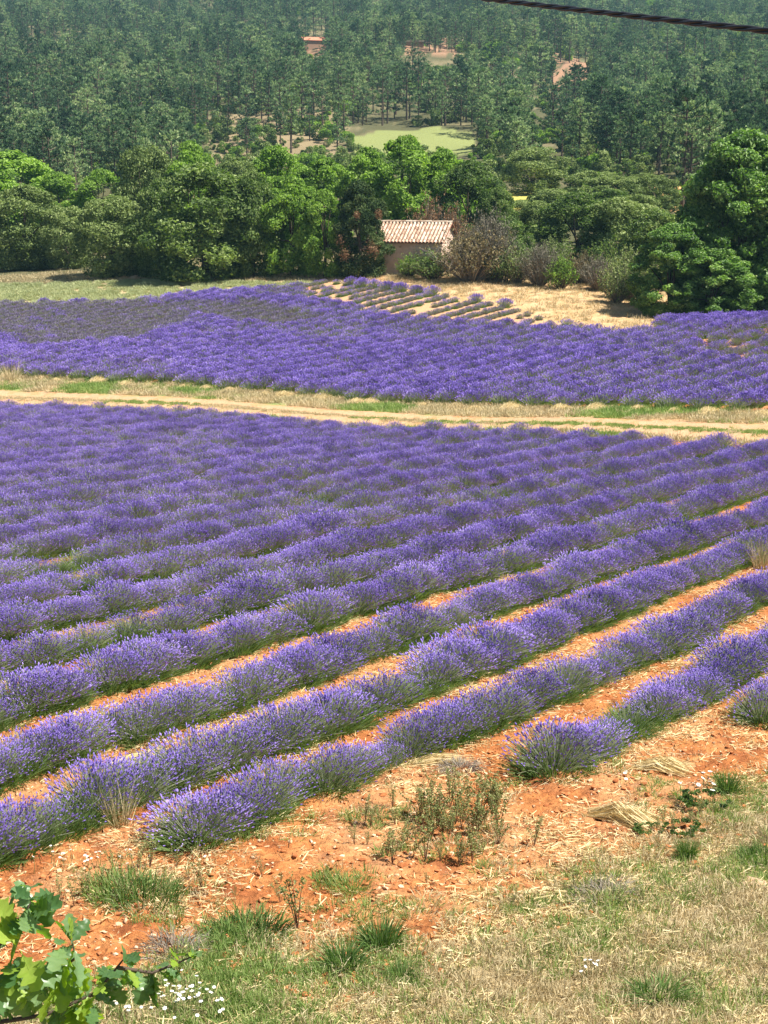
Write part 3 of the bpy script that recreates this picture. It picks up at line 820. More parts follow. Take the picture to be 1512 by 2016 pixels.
def broadleaf(seed, H=8.0, Rx=3.0, base=0.5, nl=9000, leaf=0.17, lobes=26, mname='oak_green', shape='round', lr=(0.22, 0.36), trunk_h=None, mats2=None):
    """returns trunk mesh and crown mesh; the crown is leaf faces clustered on many lobes round the limb ends"""
    rng = np.random.default_rng(seed)
    cz = (H + base) / 2; rz = (H - base) / 2
    cs, rs = [], []
    Ht = H - base
    while len(cs) < lobes:
        z = rng.uniform(0, 1) ** 1.1
        if shape == 'egg': pf = (1 - max(0, (z - 0.38) / 0.62) ** 2) ** 0.5 if z > 0.38 else 1 - 0.30 * ((0.38 - z) / 0.38) ** 2
        else: pf = (1 - max(0, (z - 0.5) / 0.5) ** 2.4) ** 0.5 if z > 0.5 else 1 - 0.38 * ((0.5 - z) / 0.5) ** 1.5
        r = rng.uniform(*lr) * min(Rx, Ht * 0.5)
        a_ = rng.uniform(0, 6.283); q = rng.uniform(0.3, 1) ** 0.4
        rad_ = max(0.0, pf * Rx * rng.uniform(0.86, 1.1) - r * 0.75) * q
        c = np.array([math.cos(a_) * rad_, math.sin(a_) * rad_, base + z * (Ht - r * 0.9) + r * 0.2])
        cs.append(c); rs.append(r)
    cs = np.array(cs); rs = np.array(rs)
    pr = rs ** 2 / (rs ** 2).sum()
    k = rng.choice(lobes, nl, p=pr)
    d = rng.normal(0, 1, (nl, 3)); d /= np.linalg.norm(d, axis=1)[:, None]
    outw = cs[k] - np.array([0, 0, cz * 0.85]); outw /= np.linalg.norm(outw, axis=1)[:, None] + 1e-9
    d = d + outw * 0.55 + np.array([0, 0, 0.2]); d /= np.linalg.norm(d, axis=1)[:, None]
    # knobbly lobes: sub-clusters
    kn = vnoise(d[:, 0] * 3.1 + k * 7.3 + 50, d[:, 1] * 3.1 + d[:, 2] * 2.7 + 50, seed)
    rad = rs[k] * (0.74 + 0.46 * kn + rng.normal(0, 0.13, nl) + 0.25 * (rng.uniform(0, 1, nl) < 0.06))
    p = cs[k] + d * rad[:, None] * np.array([1, 1, 0.85])
    inner = rng.uniform(0, 1, nl) < 0.12
    p[inner] = cs[k][inner] + d[inner] * (rs[k][inner] * rng.uniform(0.2, 0.8, inner.sum()))[:, None]
    p[:, 2] = np.maximum(p[:, 2], 0.08)
    nrm = d + rng.normal(0, 0.55, (nl, 3)); nrm /= np.linalg.norm(nrm, axis=1)[:, None]
    v, f = leafquads(p, nrm, leaf, rng)
    g = Geo()
    lobet = rng.normal(0, 0.13, lobes)
    g.add(v, f, 0, np.repeat(np.clip(0.5 + lobet[k] + rng.normal(0, 0.16, nl) + (kn - 0.5) * 0.35, 0, 1), 4))
    if mats2:      # dead patches
        for (mi, frac) in mats2:
            pass
    crown = g.mesh('crown', [M[mname]])
    t = Geo()
    th = trunk_h or (base + (H - base) * 0.35)
    tr = 0.022 * H
    top = np.array([rng.normal(0, 0.15), rng.normal(0, 0.15), th])
    tube(t, [[0, 0, -0.3], [0.03, 0, th * 0.35], top * 0.9, top], [tr * 1.4, tr, tr * 0.8, tr * 0.6], 8)
    for i in np.argsort(-rs)[:9]:
        st = top * rng.uniform(0.45, 1.0)
        mid = (st + cs[i]) / 2 + rng.normal(0, 0.15, 3) + np.array([0, 0, 0.15 * H * 0.2])
        tube(t, [st, mid, cs[i]], [tr * 0.5, tr * 0.32, tr * 0.1], 5)
    return t.mesh('trunk', [M['bark']], True), crown


def place_tree(name, meshes, loc, scale, rz, label, cat='tree', group=None, names=('trunk', 'crown')):
    e = empty(name, loc, rz, scale)
    for nm, m in zip(names, meshes): link(nm, m, e)
    tag(e, label, cat, group)
    return e


# ---- pines
def pine(seed, H=9.0, R=1.7, crown_base=0.3, whorls=13, clumps=4, top='round', mname='pine_needle', nsp=13):
    rng = np.random.default_rng(seed)
    t = Geo(); tr = 0.012 * H + 0.04
    bx, by = rng.normal(0, 0.12, 2)
    tube(t, [[0, 0, -0.3], [bx * 0.3, by * 0.3, H * 0.35], [bx, by, H * 0.7], [bx * 1.2, by * 1.2, H * 0.97]], [tr * 1.25, tr, tr * 0.65, 0.02], 6)
    cp_, cd, cw = [], [], []
    for w in range(whorls):
        q = (w + rng.uniform(0, 0.6)) / whorls
        z = H * (crown_base + (0.97 - crown_base) * q)
        if top == 'round': rr_ = R * (0.55 + 0.6 * math.sin(math.pi * min(1, 0.15 + q * 0.8))) * (1 - 0.55 * max(0, q - 0.75) / 0.25)
        else: rr_ = R * (1.15 - 0.95 * q)
        rr_ *= 0.7
        nb = rng.integers(4, 7)
        for b in range(nb):
            if rng.uniform() < 0.12: continue
            az = rng.uniform(0, 6.283); l_ = rr_ * rng.uniform(0.55, 1.25)
            up_ = rng.uniform(-0.05, 0.35) + 0.35 * q
            e_ = np.array([math.cos(az) * l_, math.sin(az) * l_, l_ * up_])
            s_ = np.array([bx * q, by * q, z])
            tube(t, [s_, s_ + e_ * 0.55 - [0, 0, 0.04 * l_], s_ + e_], [0.035 + 0.01 * H * (1 - q) * 0.4, 0.03, 0.012], 3)
            nc = clumps if l_ > R * 0.35 else max(2, clumps - 1)
            for c in range(nc):
                fr_ = 0.4 + 0.6 * (c + rng.uniform(0, 0.9)) / nc
                cp_.append(s_ + e_ * min(fr_, 1.05) + rng.normal(0, 0.11 * R * 0.6, 3) * [1, 1, 0.5]); cd.append(e_ / l_ * 0.5 + [0, 0, 0.75]); cw.append(rng.uniform(0.75, 1.3))
    for i in range(5):
        cp_.append([bx * 1.2, by * 1.2, H * (0.9 + 0.025 * i)]); cd.append([0, 0, 1]); cw.append(0.7)
    cp_ = np.array(cp_); cd = np.array(cd); cw = np.array(cw); n = len(cp_)
    sz = 0.34 * (R / 1.7) ** 0.5
    P_ = np.repeat(cp_, nsp, 0); D_ = np.repeat(cd, nsp, 0) + rng.normal(0, 0.6, (n * nsp, 3)); D_ /= np.linalg.norm(D_, axis=1)[:, None]
    D_[:, 2] = np.where(D_[:, 2] < -0.3, -D_[:, 2], D_[:, 2])
    S_ = (np.repeat(cw, nsp) * sz * rng.uniform(0.6, 1.25, n * nsp))[:, None]
    sd_ = np.cross(D_, rng.normal(0, 1, (n * nsp, 3))); sd_ /= np.linalg.norm(sd_, axis=1)[:, None] + 1e-9
    P0 = P_ - D_ * S_ * 0.25
    v = np.stack([P0, P0 + D_ * S_ * 0.65 + sd_ * S_ * 0.13, P0 + D_ * S_ * 1.15, P0 + D_ * S_ * 0.65 - sd_ * S_ * 0.13], 1).reshape(-1, 3)
    f = (np.arange(n * nsp) * 4)[:, None] + np.array([[0, 1, 2, 3]])
    g = Geo(); ct = rng.normal(0.45, 0.14, n)
    g.add(v, f, 0, np.repeat(np.clip(np.repeat(ct, nsp) + rng.normal(0, 0.12, n * nsp), 0, 1), 4))
    return t.mesh('trunk', [M['bark']]), g.mesh('crown', [M[mname]])


PINES = [pine(500, 9, 2.4, 0.25, 15), pine(501, 10, 2.3, 0.36, 15), pine(502, 8.5, 2.8, 0.2, 14), pine(503, 9.5, 2.0, 0.42, 12), pine(504, 7.5, 2.3, 0.15, top='cone'), pine(505, 8.5, 2.4, 0.12, 14, top='cone'), pine(506, 10.5, 2.7, 0.38, 15)]
def both(ms, name):
    """one mesh of trunk and crown for the far-off scatter"""
    g = Geo()
    for i, m in enumerate(ms):
        v = np.empty(len(m.vertices) * 3); m.vertices.foreach_get('co', v)
        lt = np.empty(len(m.polygons), int); m.polygons.foreach_get('loop_total', lt)
        lv = np.empty(len(m.loops), int); m.loops.foreach_get('vertex_index', lv)
        t_ = np.empty(len(m.vertices)); m.attributes['tint'].data.foreach_get('value', t_)
        g.add(v.reshape(-1, 3), lv.reshape(-1, 4), i, t_)
    return g.mesh(name, [ms[0].materials[0], ms[1].materials[0]])


FAR_PINES = [both(pine(520 + i, 9.8, 2.9, 0.22, 11, 4, top=('cone' if i == 3 else 'round'), nsp=9), 'pine') for i in range(5)]

# forest positions: jittered grid over the hillside
def clearing(px, py, d):
    """how bare the hillside is at a surveyed spot (0 wood, 1 open)"""
    o = np.zeros(len(px))
    H_ = 9.5 * FPX / d * 0.95         # height of a tree there in survey units
    for (a, b, c, e, s) in ((690, 935, 248, 292, 1.0), (1040, 1078, 212, 224, 1.0), (985, 1045, 378, 402, 1.0), (1112, 1138, 358, 374, 1.0), (1295, 1335, 370, 388, 1.0),
                            (598, 640, 92, 112, 1.0), (795, 895, 105, 126, 0.93), (1090, 1165, 125, 155, 0.95), (1080, 1110, 165, 190, 0.9)):
        o = np.maximum(o, s * ((px > a) & (px < b) & (py > c) & (py - H_ < e)))
    for (a, b, c, e, s) in ((400, 690, 225, 330, 0.76), (380, 1010, 318, 430, 1.0), (940, 1110, 190, 250, 0.55), (700, 1000, 150, 235, 0.35), (1040, 1340, 343, 430, 1.0), (0, 380, 360, 430, 0.6)):
        o = np.maximum(o, s * ((px > a) & (px < b) & (py > c) & (py < e)))
    return o


fx_, fy_ = [], []
y = 165.0
while y < 1000:
    st = 3.9 if y < 420 else 4.7
    xs = np.arange(-0.36 * y, 0.36 * y, st)
    fx_.append(xs + RNG.uniform(-1.5, 1.5, len(xs))); fy_.append(y + RNG.uniform(-1.6, 1.6, len(xs)))
    y += st * 1.02
fx_ = np.concatenate(fx_); fy_ = np.concatenate(fy_)
fz_ = bilin(fx_, fy_)
fp_ = proj(np.stack([fx_, fy_, fz_], -1))
pr_ = clearing(fp_[:, 0], fp_[:, 1], fp_[:, 2])
wd = fbm(fx_ / 22, fy_ / 30, 131, 3)
keep_ = (RNG.uniform(0, 1, len(fx_)) > pr_) & (fp_[:, 1] < 425) & (RNG.uniform(0, 1, len(fx_)) < 0.42 + sstep(0.35, 0.6, wd) * 0.55)
right_bush = (fp_[:, 0] > 900) & (fp_[:, 1] < 175) & (RNG.uniform(0, 1, len(fx_)) < 0.4) | (RNG.uniform(0, 1, len(fx_)) < 0.05)   # mixed oak scrub upper right
fx_, fy_, fz_, fp_, right_bush = fx_[keep_], fy_[keep_], fz_[keep_], fp_[keep_], right_bush[keep_]
vis = (fp_[:, 0] > -30) & (fp_[:, 0] < 1540) & (fp_[:, 1] > 0) & (fp_[:, 1] < 395)
po = np.argsort(np.where(vis & ~right_bush, fp_[:, 2], 1e9))[:296]


def pine_region(px, py, v, sc_, d):
    if px > 1380: a, grp = 'behind the largest tree at right', 'pines behind the largest tree'
    elif px > 1290: a, grp = 'above the orange earth patch', 'pines above the orange earth'
    elif px > 1200: a, grp = 'in the middle of the tall stand', 'pines of the tall stand'
    elif px > 1110: a, grp = 'above the white track bend', 'pines above the track bend'
    elif px > 1000: a, grp = 'above the yellow grass patch', 'pines above the yellow grass'
    elif px > 930: a, grp = 'at the right end of the meadow', 'pines at the meadow end'
    elif px > 690: a, grp = 'above the pale green meadow', 'pines above the meadow'
    elif px > 540: a, grp = 'on the tan slope beside the meadow', 'pines on the open slope'
    elif px > 400: a, grp = 'above the big round oak', 'pines on the open slope'
    elif px > 200: a, grp = 'above the limbed olive oak', 'pines above the limbed oak'
    else: a, grp = 'above the far left oaks', 'pines of the far left wood'
    look = ['round topped', 'tall', 'broad', 'slender bare stemmed', 'low cone shaped', 'cone shaped', 'tallest round'][v]
    size = 'small' if sc_ < 0.88 else ('medium' if sc_ < 1.03 else 'large')
    dd = 'at the front edge' if d < 195 else ('in the second rank' if d < 225 else ('in the third rank' if d < 260 else 'far back'))
    return '%s %s pine %s %s' % (size, look, dd, a), grp


for i in po:
    v_ = RNG.integers(0, len(PINES)); s_ = RNG.uniform(0.78, 1.18)
    lab, grp = pine_region(fp_[i, 0], fp_[i, 1], v_, s_, fp_[i, 2])
    place_tree('pine_tree', PINES[v_], (fx_[i], fy_[i], fz_[i] - 0.1), s_, RNG.uniform(0, 6.28), lab, 'pine tree', grp)
m_ = np.ones(len(fx_), bool); m_[po] = False
q_ = m_ & ~right_bush
P3 = np.stack([fx_, fy_, fz_ - 0.1], 1)
scatter('pine_forest', P3[q_], RNG.uniform(0, 6.28, q_.sum()), RNG.normal(0.95, 0.2, q_.sum()).clip(0.45, 1.4), [proto('pine', m) for m in FAR_PINES], 'dense pine forest covering the hillside to the top of the view', 'forest')

BUSH = [broadleaf(600 + i, 3.6, 2.1, 0.1, 1500, 0.30, 12, mn, lr=(0.3, 0.45)) for i, mn in enumerate(['olive_green', 'oak_green', 'bright_green', 'olive_green'])]
BUSHP = [proto('scrub', both(b_, 'scrub')) for b_ in BUSH]
k = right_bush & m_
n = 5200
Xs = RNG.uniform(-0.36, 0.36, n); Ys = RNG.uniform(150, 520, n); Xs = Xs * Ys
ps = proj(np.stack([Xs, Ys, terrain(Xs, Ys)], -1))
ss = ((clearing(ps[:, 0], ps[:, 1], ps[:, 2] * 4) < 0.8) | (ps[:, 1] > 295)) & (fbm(Xs / 15, Ys / 15, 141, 2) > 0.42)
ss &= ~((ps[:, 0] > 690) & (ps[:, 0] < 935) & (ps[:, 1] > 250) & (ps[:, 1] < 296))
ss &= ~((ps[:, 0] > 980) & (ps[:, 0] < 1050) & (ps[:, 1] > 375) & (ps[:, 1] < 450)) & ~((ps[:, 0] > 1100) & (ps[:, 0] < 1150) & (ps[:, 1] > 355) & (ps[:, 1] < 400))
P4 = np.concatenate([P3[k], np.stack([Xs, Ys, bilin(Xs, Ys)], 1)[ss]])
scatter('undergrowth', P4, RNG.uniform(0, 6.28, len(P4)), np.concatenate([RNG.uniform(0.9, 1.6, k.sum()), RNG.uniform(0.35, 0.95, ss.sum())]), BUSHP, 'oak scrub and undergrowth between the pines on the slope', 'undergrowth')

# ---- broadleaf trees of the tree line (survey x, base y, top y, half width, depth, kind, label)
KINDS = {
    'holm': [broadleaf(700 + i, 8, 3.4, 0.1, 21000, 0.19, 80, 'olive_green', lr=(0.17, 0.28)) for i in range(3)],
    'dense': [broadleaf(710 + i, 8, 3.3, 0.0, 22000, 0.19, 90, 'oak_green', lr=(0.16, 0.27), shape='egg') for i in range(3)],
    'bright': [broadleaf(720 + i, 8, 3.2, 0.2, 19000, 0.21, 100, 'bright_green', lr=(0.12, 0.23), shape='egg') for i in range(3)],
    'big': [broadleaf(730 + i, 8, 2.9, 0.0, 50000, 0.145, 210, 'big_green', lr=(0.09, 0.18), shape='egg') for i in range(3)],
}
TREES = [
    # behind row first
    (30, 470, 305, 105, 160, 'bright', 'bright green leafy tree at the left edge above the grey green oaks'),
    (115, 470, 345, 70, 158, 'bright', 'smaller bright green tree right of the leftmost bright tree'),
    (205, 480, 340, 60, 155, 'bright', 'narrow bright green tree behind the olive oak with visible limbs'),
    (290, 480, 288, 62, 140, 'holm', 'tall pale olive tree rising behind the big dark round oak on its left side'),
    (375, 470, 284, 62, 142, 'bright', 'bright green tree top rising directly behind the big dark round oak'),
    (470, 480, 318, 60, 140, 'holm', 'silvery olive tree behind the right shoulder of the big dark oak'),
    (545, 480, 292, 70, 142, 'bright', 'bright green tree between the big dark oak and the tree beside the hut'),
    (640, 470, 318, 70, 140, 'bright', 'yellowish green tree left behind the dark tree beside the hut'),
    (725, 465, 298, 60, 138, 'bright', 'bright tree directly behind the dark tree beside the hut'),
    (800, 470, 278, 80, 135, 'bright', 'tallest bright green tree behind the roof of the hut'),
    (870, 475, 300, 60, 136, 'bright', 'bright green tree top right of the tallest bright tree'),
    (925, 478, 325, 72, 128, 'dense', 'dark olive oak rising behind the right end of the hut roof'),
    (980, 480, 375, 45, 126, 'dense', 'small dark oak right of the oak behind the hut'),
    (1050, 400, 290, 62, 185, 'holm', 'pale round oak at the edge of the pines above the yellow grass patch'),
    (1095, 470, 375, 60, 150, 'holm', 'grey green scrubby oak below the white track bend'),
    (1160, 430, 340, 60, 168, 'holm', 'greyish oak just right of the white track bend'),
    (1230, 440, 350, 65, 165, 'holm', 'olive oak in the middle of the right hand scrub below the tall pines'),
    (1185, 405, 338, 42, 188, 'holm', 'pale leafy oak directly under the trunks of the tall pines'),
    (1265, 405, 343, 40, 186, 'holm', 'yellowish round oak under the tall pines near the big tree'),
    (1120, 440, 385, 50, 158, 'holm', 'low silvery oak in front of the white track bend'),
    (1195, 460, 375, 62, 150, 'dense', 'mid green oak in the upper middle of the right hand scrub'),
    (1030, 440, 395, 40, 152, 'holm', 'small grey oak just below the yellow grass patch'),
    (1255, 470, 385, 56, 142, 'holm', 'broad olive oak between the scrub and the big right tree'),
    (1040, 500, 440, 40, 132, 'bright', 'bright leafy bush right of the dark oak behind the hut'),
    (1290, 450, 345, 50, 162, 'holm', 'lighter oak crown next to the orange earth patch at right'),
    # front row
    (-60, 528, 400, 90, 128, 'holm', 'grey green oak cut by the left edge of the view'),
    (55, 528, 372, 78, 130, 'holm', 'round grey green oak at far left above the tan strip'),
    (135, 528, 405, 50, 131, 'holm', 'low oak between the round far left oak and the limbed olive oak'),
    (225, 545, 385, 78, 126, 'holm', 'olive oak with visible forking limbs at the edge of the green field'),
    (315, 545, 360, 52, 128, 'dense', 'dark oak just left behind the big round oak'),
    (405, 550, 330, 108, 122, 'dense', 'big dark dense round oak left of centre'),
    (500, 545, 345, 58, 125, 'dense', 'dark narrow oak against the right side of the big round oak'),
    (575, 542, 350, 62, 124, 'bright', 'leafy green tree half way between big oak and hut'),
    (640, 545, 380, 50, 122, 'bright', 'green tree touching the left side of the dark tree beside the hut'),
    (1000, 520, 430, 48, 118, 'dense', 'dark green leafy bush right behind the grey twig shrub'),
    (1060, 510, 400, 52, 128, 'holm', 'pale bush behind the bare grey shrubs'),
    (1135, 520, 385, 82, 122, 'dense', 'round mid green oak in the middle of the right hand scrub'),
    (1215, 540, 395, 72, 118, 'holm', 'pale olive oak left of the big right hand tree'),
    (1290, 560, 415, 70, 112, 'dense', 'oak half hidden behind the left flank of the big right hand tree'),
]
for (x_, by, ty, hw, dp, kd, lab) in TREES:
    p0 = on_ground([x_], [by], dmin=70)[0] if by >= 526 else ray_pt(x_, by, dp)
    dp = proj(p0)[2]
    gz = float(bilin(np.array([p0[0]]), np.array([p0[1]]))[0])
    top = ray_pt(x_, ty, dp)[2]
    hgt = top - gz
    rad = hw / FPX * dp
    ms = KINDS[kd][RNG.integers(0, len(KINDS[kd]))]
    br = {'holm': 3.4, 'dense': 3.3, 'bright': 3.2, 'big': 2.9}[kd]
    e = place_tree('oak_tree' if kd != 'bright' else 'broadleaf_tree', ms, (p0[0], p0[1], gz), 1.0, RNG.uniform(0, 6.28), lab)
    e.scale = (rad / br * 1.12, rad / br * 1.12, hgt / 8.0 * 1.03)
# the big tree group at right
for (x_, ty, hw, dp, lab) in ((1455, 262, 140, 99, 'largest tree, tall dense green crown at the right edge'), (1345, 455, 105, 97, 'lower leafy tree leaning out to the left below the largest right tree'),
                              (1330, 340, 45, 103, 'upright leafy shoot of crown left beside the largest right tree'), (1560, 380, 110, 96, 'green tree cut by the right edge below the largest tree')):
    pass
BIGT = [(1395, 330, 78, 102, 2, 'leafy left shoulder of crown rising against the largest tree'),
        (1450, 262, 135, 100, 0, 'largest tree with tall dense green crown at the right edge'),
        (1318, 440, 88, 98, 1, 'lower leafy tree spreading left of the largest tree at right'),
        (1535, 285, 110, 99, 1, 'dense green tree cut by the right edge beside the largest tree'),
        (1400, 480, 90, 96.5, 0, 'lowest leafy tree in front of the largest tree at right')]
for (x_, ty, hw, dp, vi, lab) in BIGT:
    p0 = ray_pt(x_, 640, dp)
    gz = float(bilin(np.array([p0[0]]), np.array([p0[1]]))[0])
    hgt = ray_pt(x_, ty, dp)[2] - gz
    rad = hw / FPX * dp
    e = place_tree('oak_tree', KINDS['big'][vi], (p0[0], p0[1], gz), 1.0, RNG.uniform(0, 6.28), lab)
    e.scale = (rad / 2.9, rad / 2.9, hgt / 8.0)

# dark evergreen beside the hut, with a few dead brown patches
jt, jc = broadleaf(760, 8, 2.5, 0.0, 30000, 0.14, 110, 'evergreen', lr=(0.14, 0.26), shape='egg')
p0 = on_ground([711], [546])[0]
hgt = ray_pt(716, 356, proj(p0)[2])[2] - p0[2]
e = place_tree('evergreen_tree', (jt, jc), p0, 1.0, 1.0, 'dark bushy evergreen with dead brown patches hiding the left end of the hut')
rj = 62 / FPX * proj(p0)[2] / 2.5
e.scale = (rj, rj, hgt / 8)
g = Geo(); rg = np.random.default_rng(5)
for (dx, dz, r_) in ((-1.55, 3.0, 0.45), (-1.2, 1.9, 0.5), (0.75, 2.4, 0.5), (1.15, 2.2, 0.45), (1.4, 5.0, 0.3), (-0.3, 4.9, 0.25)):
    n = 170
    d = rg.normal(0, 1, (n, 3)); d /= np.linalg.norm(d, axis=1)[:, None]
    yy = -math.sqrt(max(0.1, 2.45 ** 2 - dx * dx)) * 0.93
    ca, sa = math.cos(-1.0), math.sin(-1.0)
    wx, wy = dx / rj, yy
    c_ = np.array([wx * ca - wy * sa, wx * sa + wy * ca, dz * 8 / hgt])
    v, f = leafquads(c_ + d * r_ * rg.uniform(0.1, 1.5, (n, 1)) * [1.0, 0.6, 1.1], d, 0.12, rg); g.add(v, f, 0, np.repeat(rg.uniform(0, 1, n), 4))
link('dead_foliage', g.mesh('dead_foliage', [M['dead_brown']]), e)['label'] = 'dead brown leaf patches'


# ---- shrubs along the fallow strip
def twig_shrub(seed, H=2.4, R=1.1, nt=420, nleaf=500, tm='twig_grey', lm='dead_brown', leaf=0.09):
    global RNG
    keep = RNG; RNG = np.random.default_rng(seed)
    g = Geo()
    az = RNG.uniform(0, 6.283, nt); q = RNG.uniform(0, 1, nt)
    ti = q * 0.95
    L_ = H * RNG.uniform(0.6, 1.02, nt)
    p0 = np.stack([np.cos(az) * q * R * 0.3, np.sin(az) * q * R * 0.3, np.zeros(nt)], 1)
    d = np.stack([np.cos(az) * np.sin(ti) * R / H * 2.0, np.sin(az) * np.sin(ti) * R / H * 2.0, np.cos(ti)], 1)
    p1 = p0 + d * L_[:, None] + RNG.normal(0, 0.08, (nt, 3))
    v, f = ribbon(p0, p1, 0.03, 0.3, RNG.normal(0, 0.06, (nt, 3))); g.add(v, f, 0, np.repeat(RNG.uniform(0, 1, nt), 6))
    k = RNG.integers(0, nt, nt * 4); fr = RNG.uniform(0.35, 1, nt * 4)[:, None]
    b0 = p0[k] + (p1[k] - p0[k]) * fr; b1 = b0 + (d[k] + RNG.normal(0, 0.6, (nt * 4, 3))) * RNG.uniform(0.15, 0.4, (nt * 4, 1))
    v, f = ribbon(b0, b1, 0.018, 0.3); g.add(v, f, 0, np.repeat(RNG.uniform(0, 1, nt * 4), 6))
    br = g.mesh('branches', [M[tm]])
    g = Geo()
    k = RNG.integers(0, len(b1), nleaf); pp_ = b1[k] + RNG.normal(0, 0.07, (nleaf, 3)); pp_[:, 2] = np.maximum(pp_[:, 2], 0.05)
    nn = RNG.normal(0, 1, (nleaf, 3)) + [0, 0, 0.6]; nn /= np.linalg.norm(nn, axis=1)[:, None]
    v, f = leafquads(pp_, nn, leaf, RNG); g.add(v, f, 0, np.repeat(RNG.uniform(0, 1, nleaf), 4))
    lf = g.mesh('leaves', [M[lm]])
    RNG = keep
    return br, lf


SH = {
    'brown': twig_shrub(800, 2.6, 1.5, 420, 5200, 'twig_grey', 'brown_scrub', 0.12),
    'grey': twig_shrub(801, 2.4, 1.0, 460, 3400, 'twig_grey', 'grey_scrub', 0.10),
    'mixed': twig_shrub(802, 2.2, 1.1, 300, 4200, 'twig_grey', 'olive_green', 0.12),
    'green': twig_shrub(803, 1.8, 0.9, 200, 3200, 'bark', 'bright_green', 0.12),
    'dark': twig_shrub(804, 1.9, 1.1, 200, 3600, 'bark', 'oak_green', 0.12),
    'red': twig_shrub(805, 2.6, 1.1, 250, 2600, 'twig_grey', 'dead_brown', 0.11),
}
SB = {'brown': (2.6, 1.5), 'grey': (2.4, 1.0), 'mixed': (2.2, 1.1), 'green': (1.8, 0.9), 'dark': (1.9, 1.1), 'red': (2.6, 1.1)}
SHRUBS = [
    (806, 545, 508, 16, 'green', 'small bright green shrub at the foot of the hut wall'),
    (850, 550, 500, 34, 'dark', 'dark green bush in front of the right half of the hut wall'),
    (928, 556, 456, 50, 'brown', 'large brownish shrub in front of the right end of the hut'),
    (965, 552, 425, 34, 'grey', 'tall grey leafless shrub right behind the large brownish shrub'),
    (850, 500, 396, 30, 'red', 'reddish brown bush rising behind the hut roof'),
    (895, 505, 415, 26, 'red', 'smaller reddish bush behind the right end of the roof ridge'),
    (985, 556, 500, 22, 'dark', 'low dark bush between the grey shrub and the lone green bush'),
    (1018, 558, 496, 26, 'mixed', 'mixed green and grey shrub right of the large brownish one'),
    (1062, 563, 485, 28, 'grey', 'bare grey brown shrub left of the small upright green bush'),
    (1104, 570, 512, 19, 'green', 'small upright green bush standing alone at the fallow edge'),
    (1150, 560, 500, 26, 'brown', 'brownish bush behind the little dead stump'),
    (1178, 572, 510, 24, 'grey', 'grey twiggy bush right of the brownish bush'),
    (1214, 598, 520, 24, 'mixed', 'upright greyish green shrub beside the big right tree'),
    (1240, 590, 500, 26, 'mixed', 'green shrub tucked against the big right tree'),
    (1085, 540, 475, 24, 'mixed', 'olive shrub behind the small upright green bush'),
    (1195, 560, 480, 32, 'dark', 'dark bush in the gap left of the big right tree'),
]
for (x_, by, ty, hw, kd, lab) in SHRUBS:
    if kd == 'red':
        p0 = ray_pt(x_, by, 122); p0[2] = bilin(p0[:1], p0[1:2])[0]
    else:
        p0 = on_ground([x_], [by], dmin=60)[0]
    dp = proj(p0)[2]
    hgt = ray_pt(x_, ty, dp)[2] - p0[2]
    e = place_tree('shrub', SH[kd], p0, 1.0, RNG.uniform(0, 6.28), lab, 'shrub', names=('branches', 'leaves'))
    e.scale = (hw / FPX * dp / SB[kd][1], hw / FPX * dp / SB[kd][1], hgt / SB[kd][0])

# ------------------------------------------------------------------ stone hut
hp = on_ground([868], [541], dmin=60)[0]           # front right corner on the ground
HR = radians(-20)
hut = empty('stone_hut', hp, HR)
tag(hut, 'small stone hut with a pale terracotta tiled roof among the trees', 'hut')
Wd, Dp, Eh, Rh = 6.0, 4.2, 2.55, 1.35            # width, depth, eave height, rise
WALL = mat('hut_plaster', [(0.34, 0.23, 0.17), (0.58, 0.41, 0.31), (0.72, 0.54, 0.42), (0.66, 0.56, 0.47)], 1.6, 0.95, noise_w=0.6, bump=0.05, bscale=5)
TILE = mat('roof_tiles', [(0.28, 0.17, 0.11), (0.44, 0.32, 0.23), (0.54, 0.45, 0.34), (0.60, 0.52, 0.41)], 5, 0.85, rnd=0.8, bump=0.01, noise_w=0.35)
UNDER = mat('roof_under', [(0.20, 0.09, 0.06), (0.30, 0.14, 0.09)], 3, 0.9)
g = Geo()
th_ = 0.45
V = [(-Wd, 0, -0.6), (0, 0, -0.6), (0, 0, Eh), (-Wd, 0, Eh), (-Wd, Dp, -0.6), (0, Dp, -0.6), (0, Dp, Eh), (-Wd, Dp, Eh), (-Wd, Dp / 2, Eh + Rh), (0, Dp / 2, Eh + Rh)]
def grid_wall(g, o, u, v, nu, nv, amp, nrm, seed):
    r_ = np.random.default_rng(seed)
    o, u, v, nrm = map(lambda q: np.array(q, float), (o, u, v, nrm))
    A, B = np.meshgrid(np.linspace(0, 1, nu + 1), np.linspace(0, 1, nv + 1))
    P_ = o + A[..., None] * u + B[..., None] * v + nrm * (r_.uniform(-amp, amp, A.shape) * ((A > 0) & (A < 1)))[..., None]
    ii = np.arange(A.size).reshape(A.shape)
    g.add(P_.reshape(-1, 3), np.stack([ii[:-1, :-1], ii[:-1, 1:], ii[1:, 1:], ii[1:, :-1]], -1).reshape(-1, 4), 0, 0.5)
grid_wall(g, (-Wd, 0, -0.6), (Wd, 0, 0), (0, 0, Eh + 0.6), 26, 12, 0.03, (0, -1, 0), 1)
grid_wall(g, (0, 0, -0.6), (0, Dp, 0), (0, 0, Eh + 0.6), 16, 12, 0.03, (1, 0, 0), 2)
grid_wall(g, (-Wd, Dp, -0.6), (0, -Dp, 0), (0, 0, Eh + 0.6), 16, 12, 0.03, (-1, 0, 0), 3)
grid_wall(g, (0, Dp, -0.6), (-Wd, 0, 0), (0, 0, Eh + 0.6), 20, 12, 0.03, (0, 1, 0), 4)
for x_ in (0, -Wd):
    g.add([(x_, 0, Eh), (x_, Dp, Eh), (x_, Dp / 2, Eh + Rh)], [[0, 1, 2]])
link('wall', g.mesh('wall', [WALL]), hut)
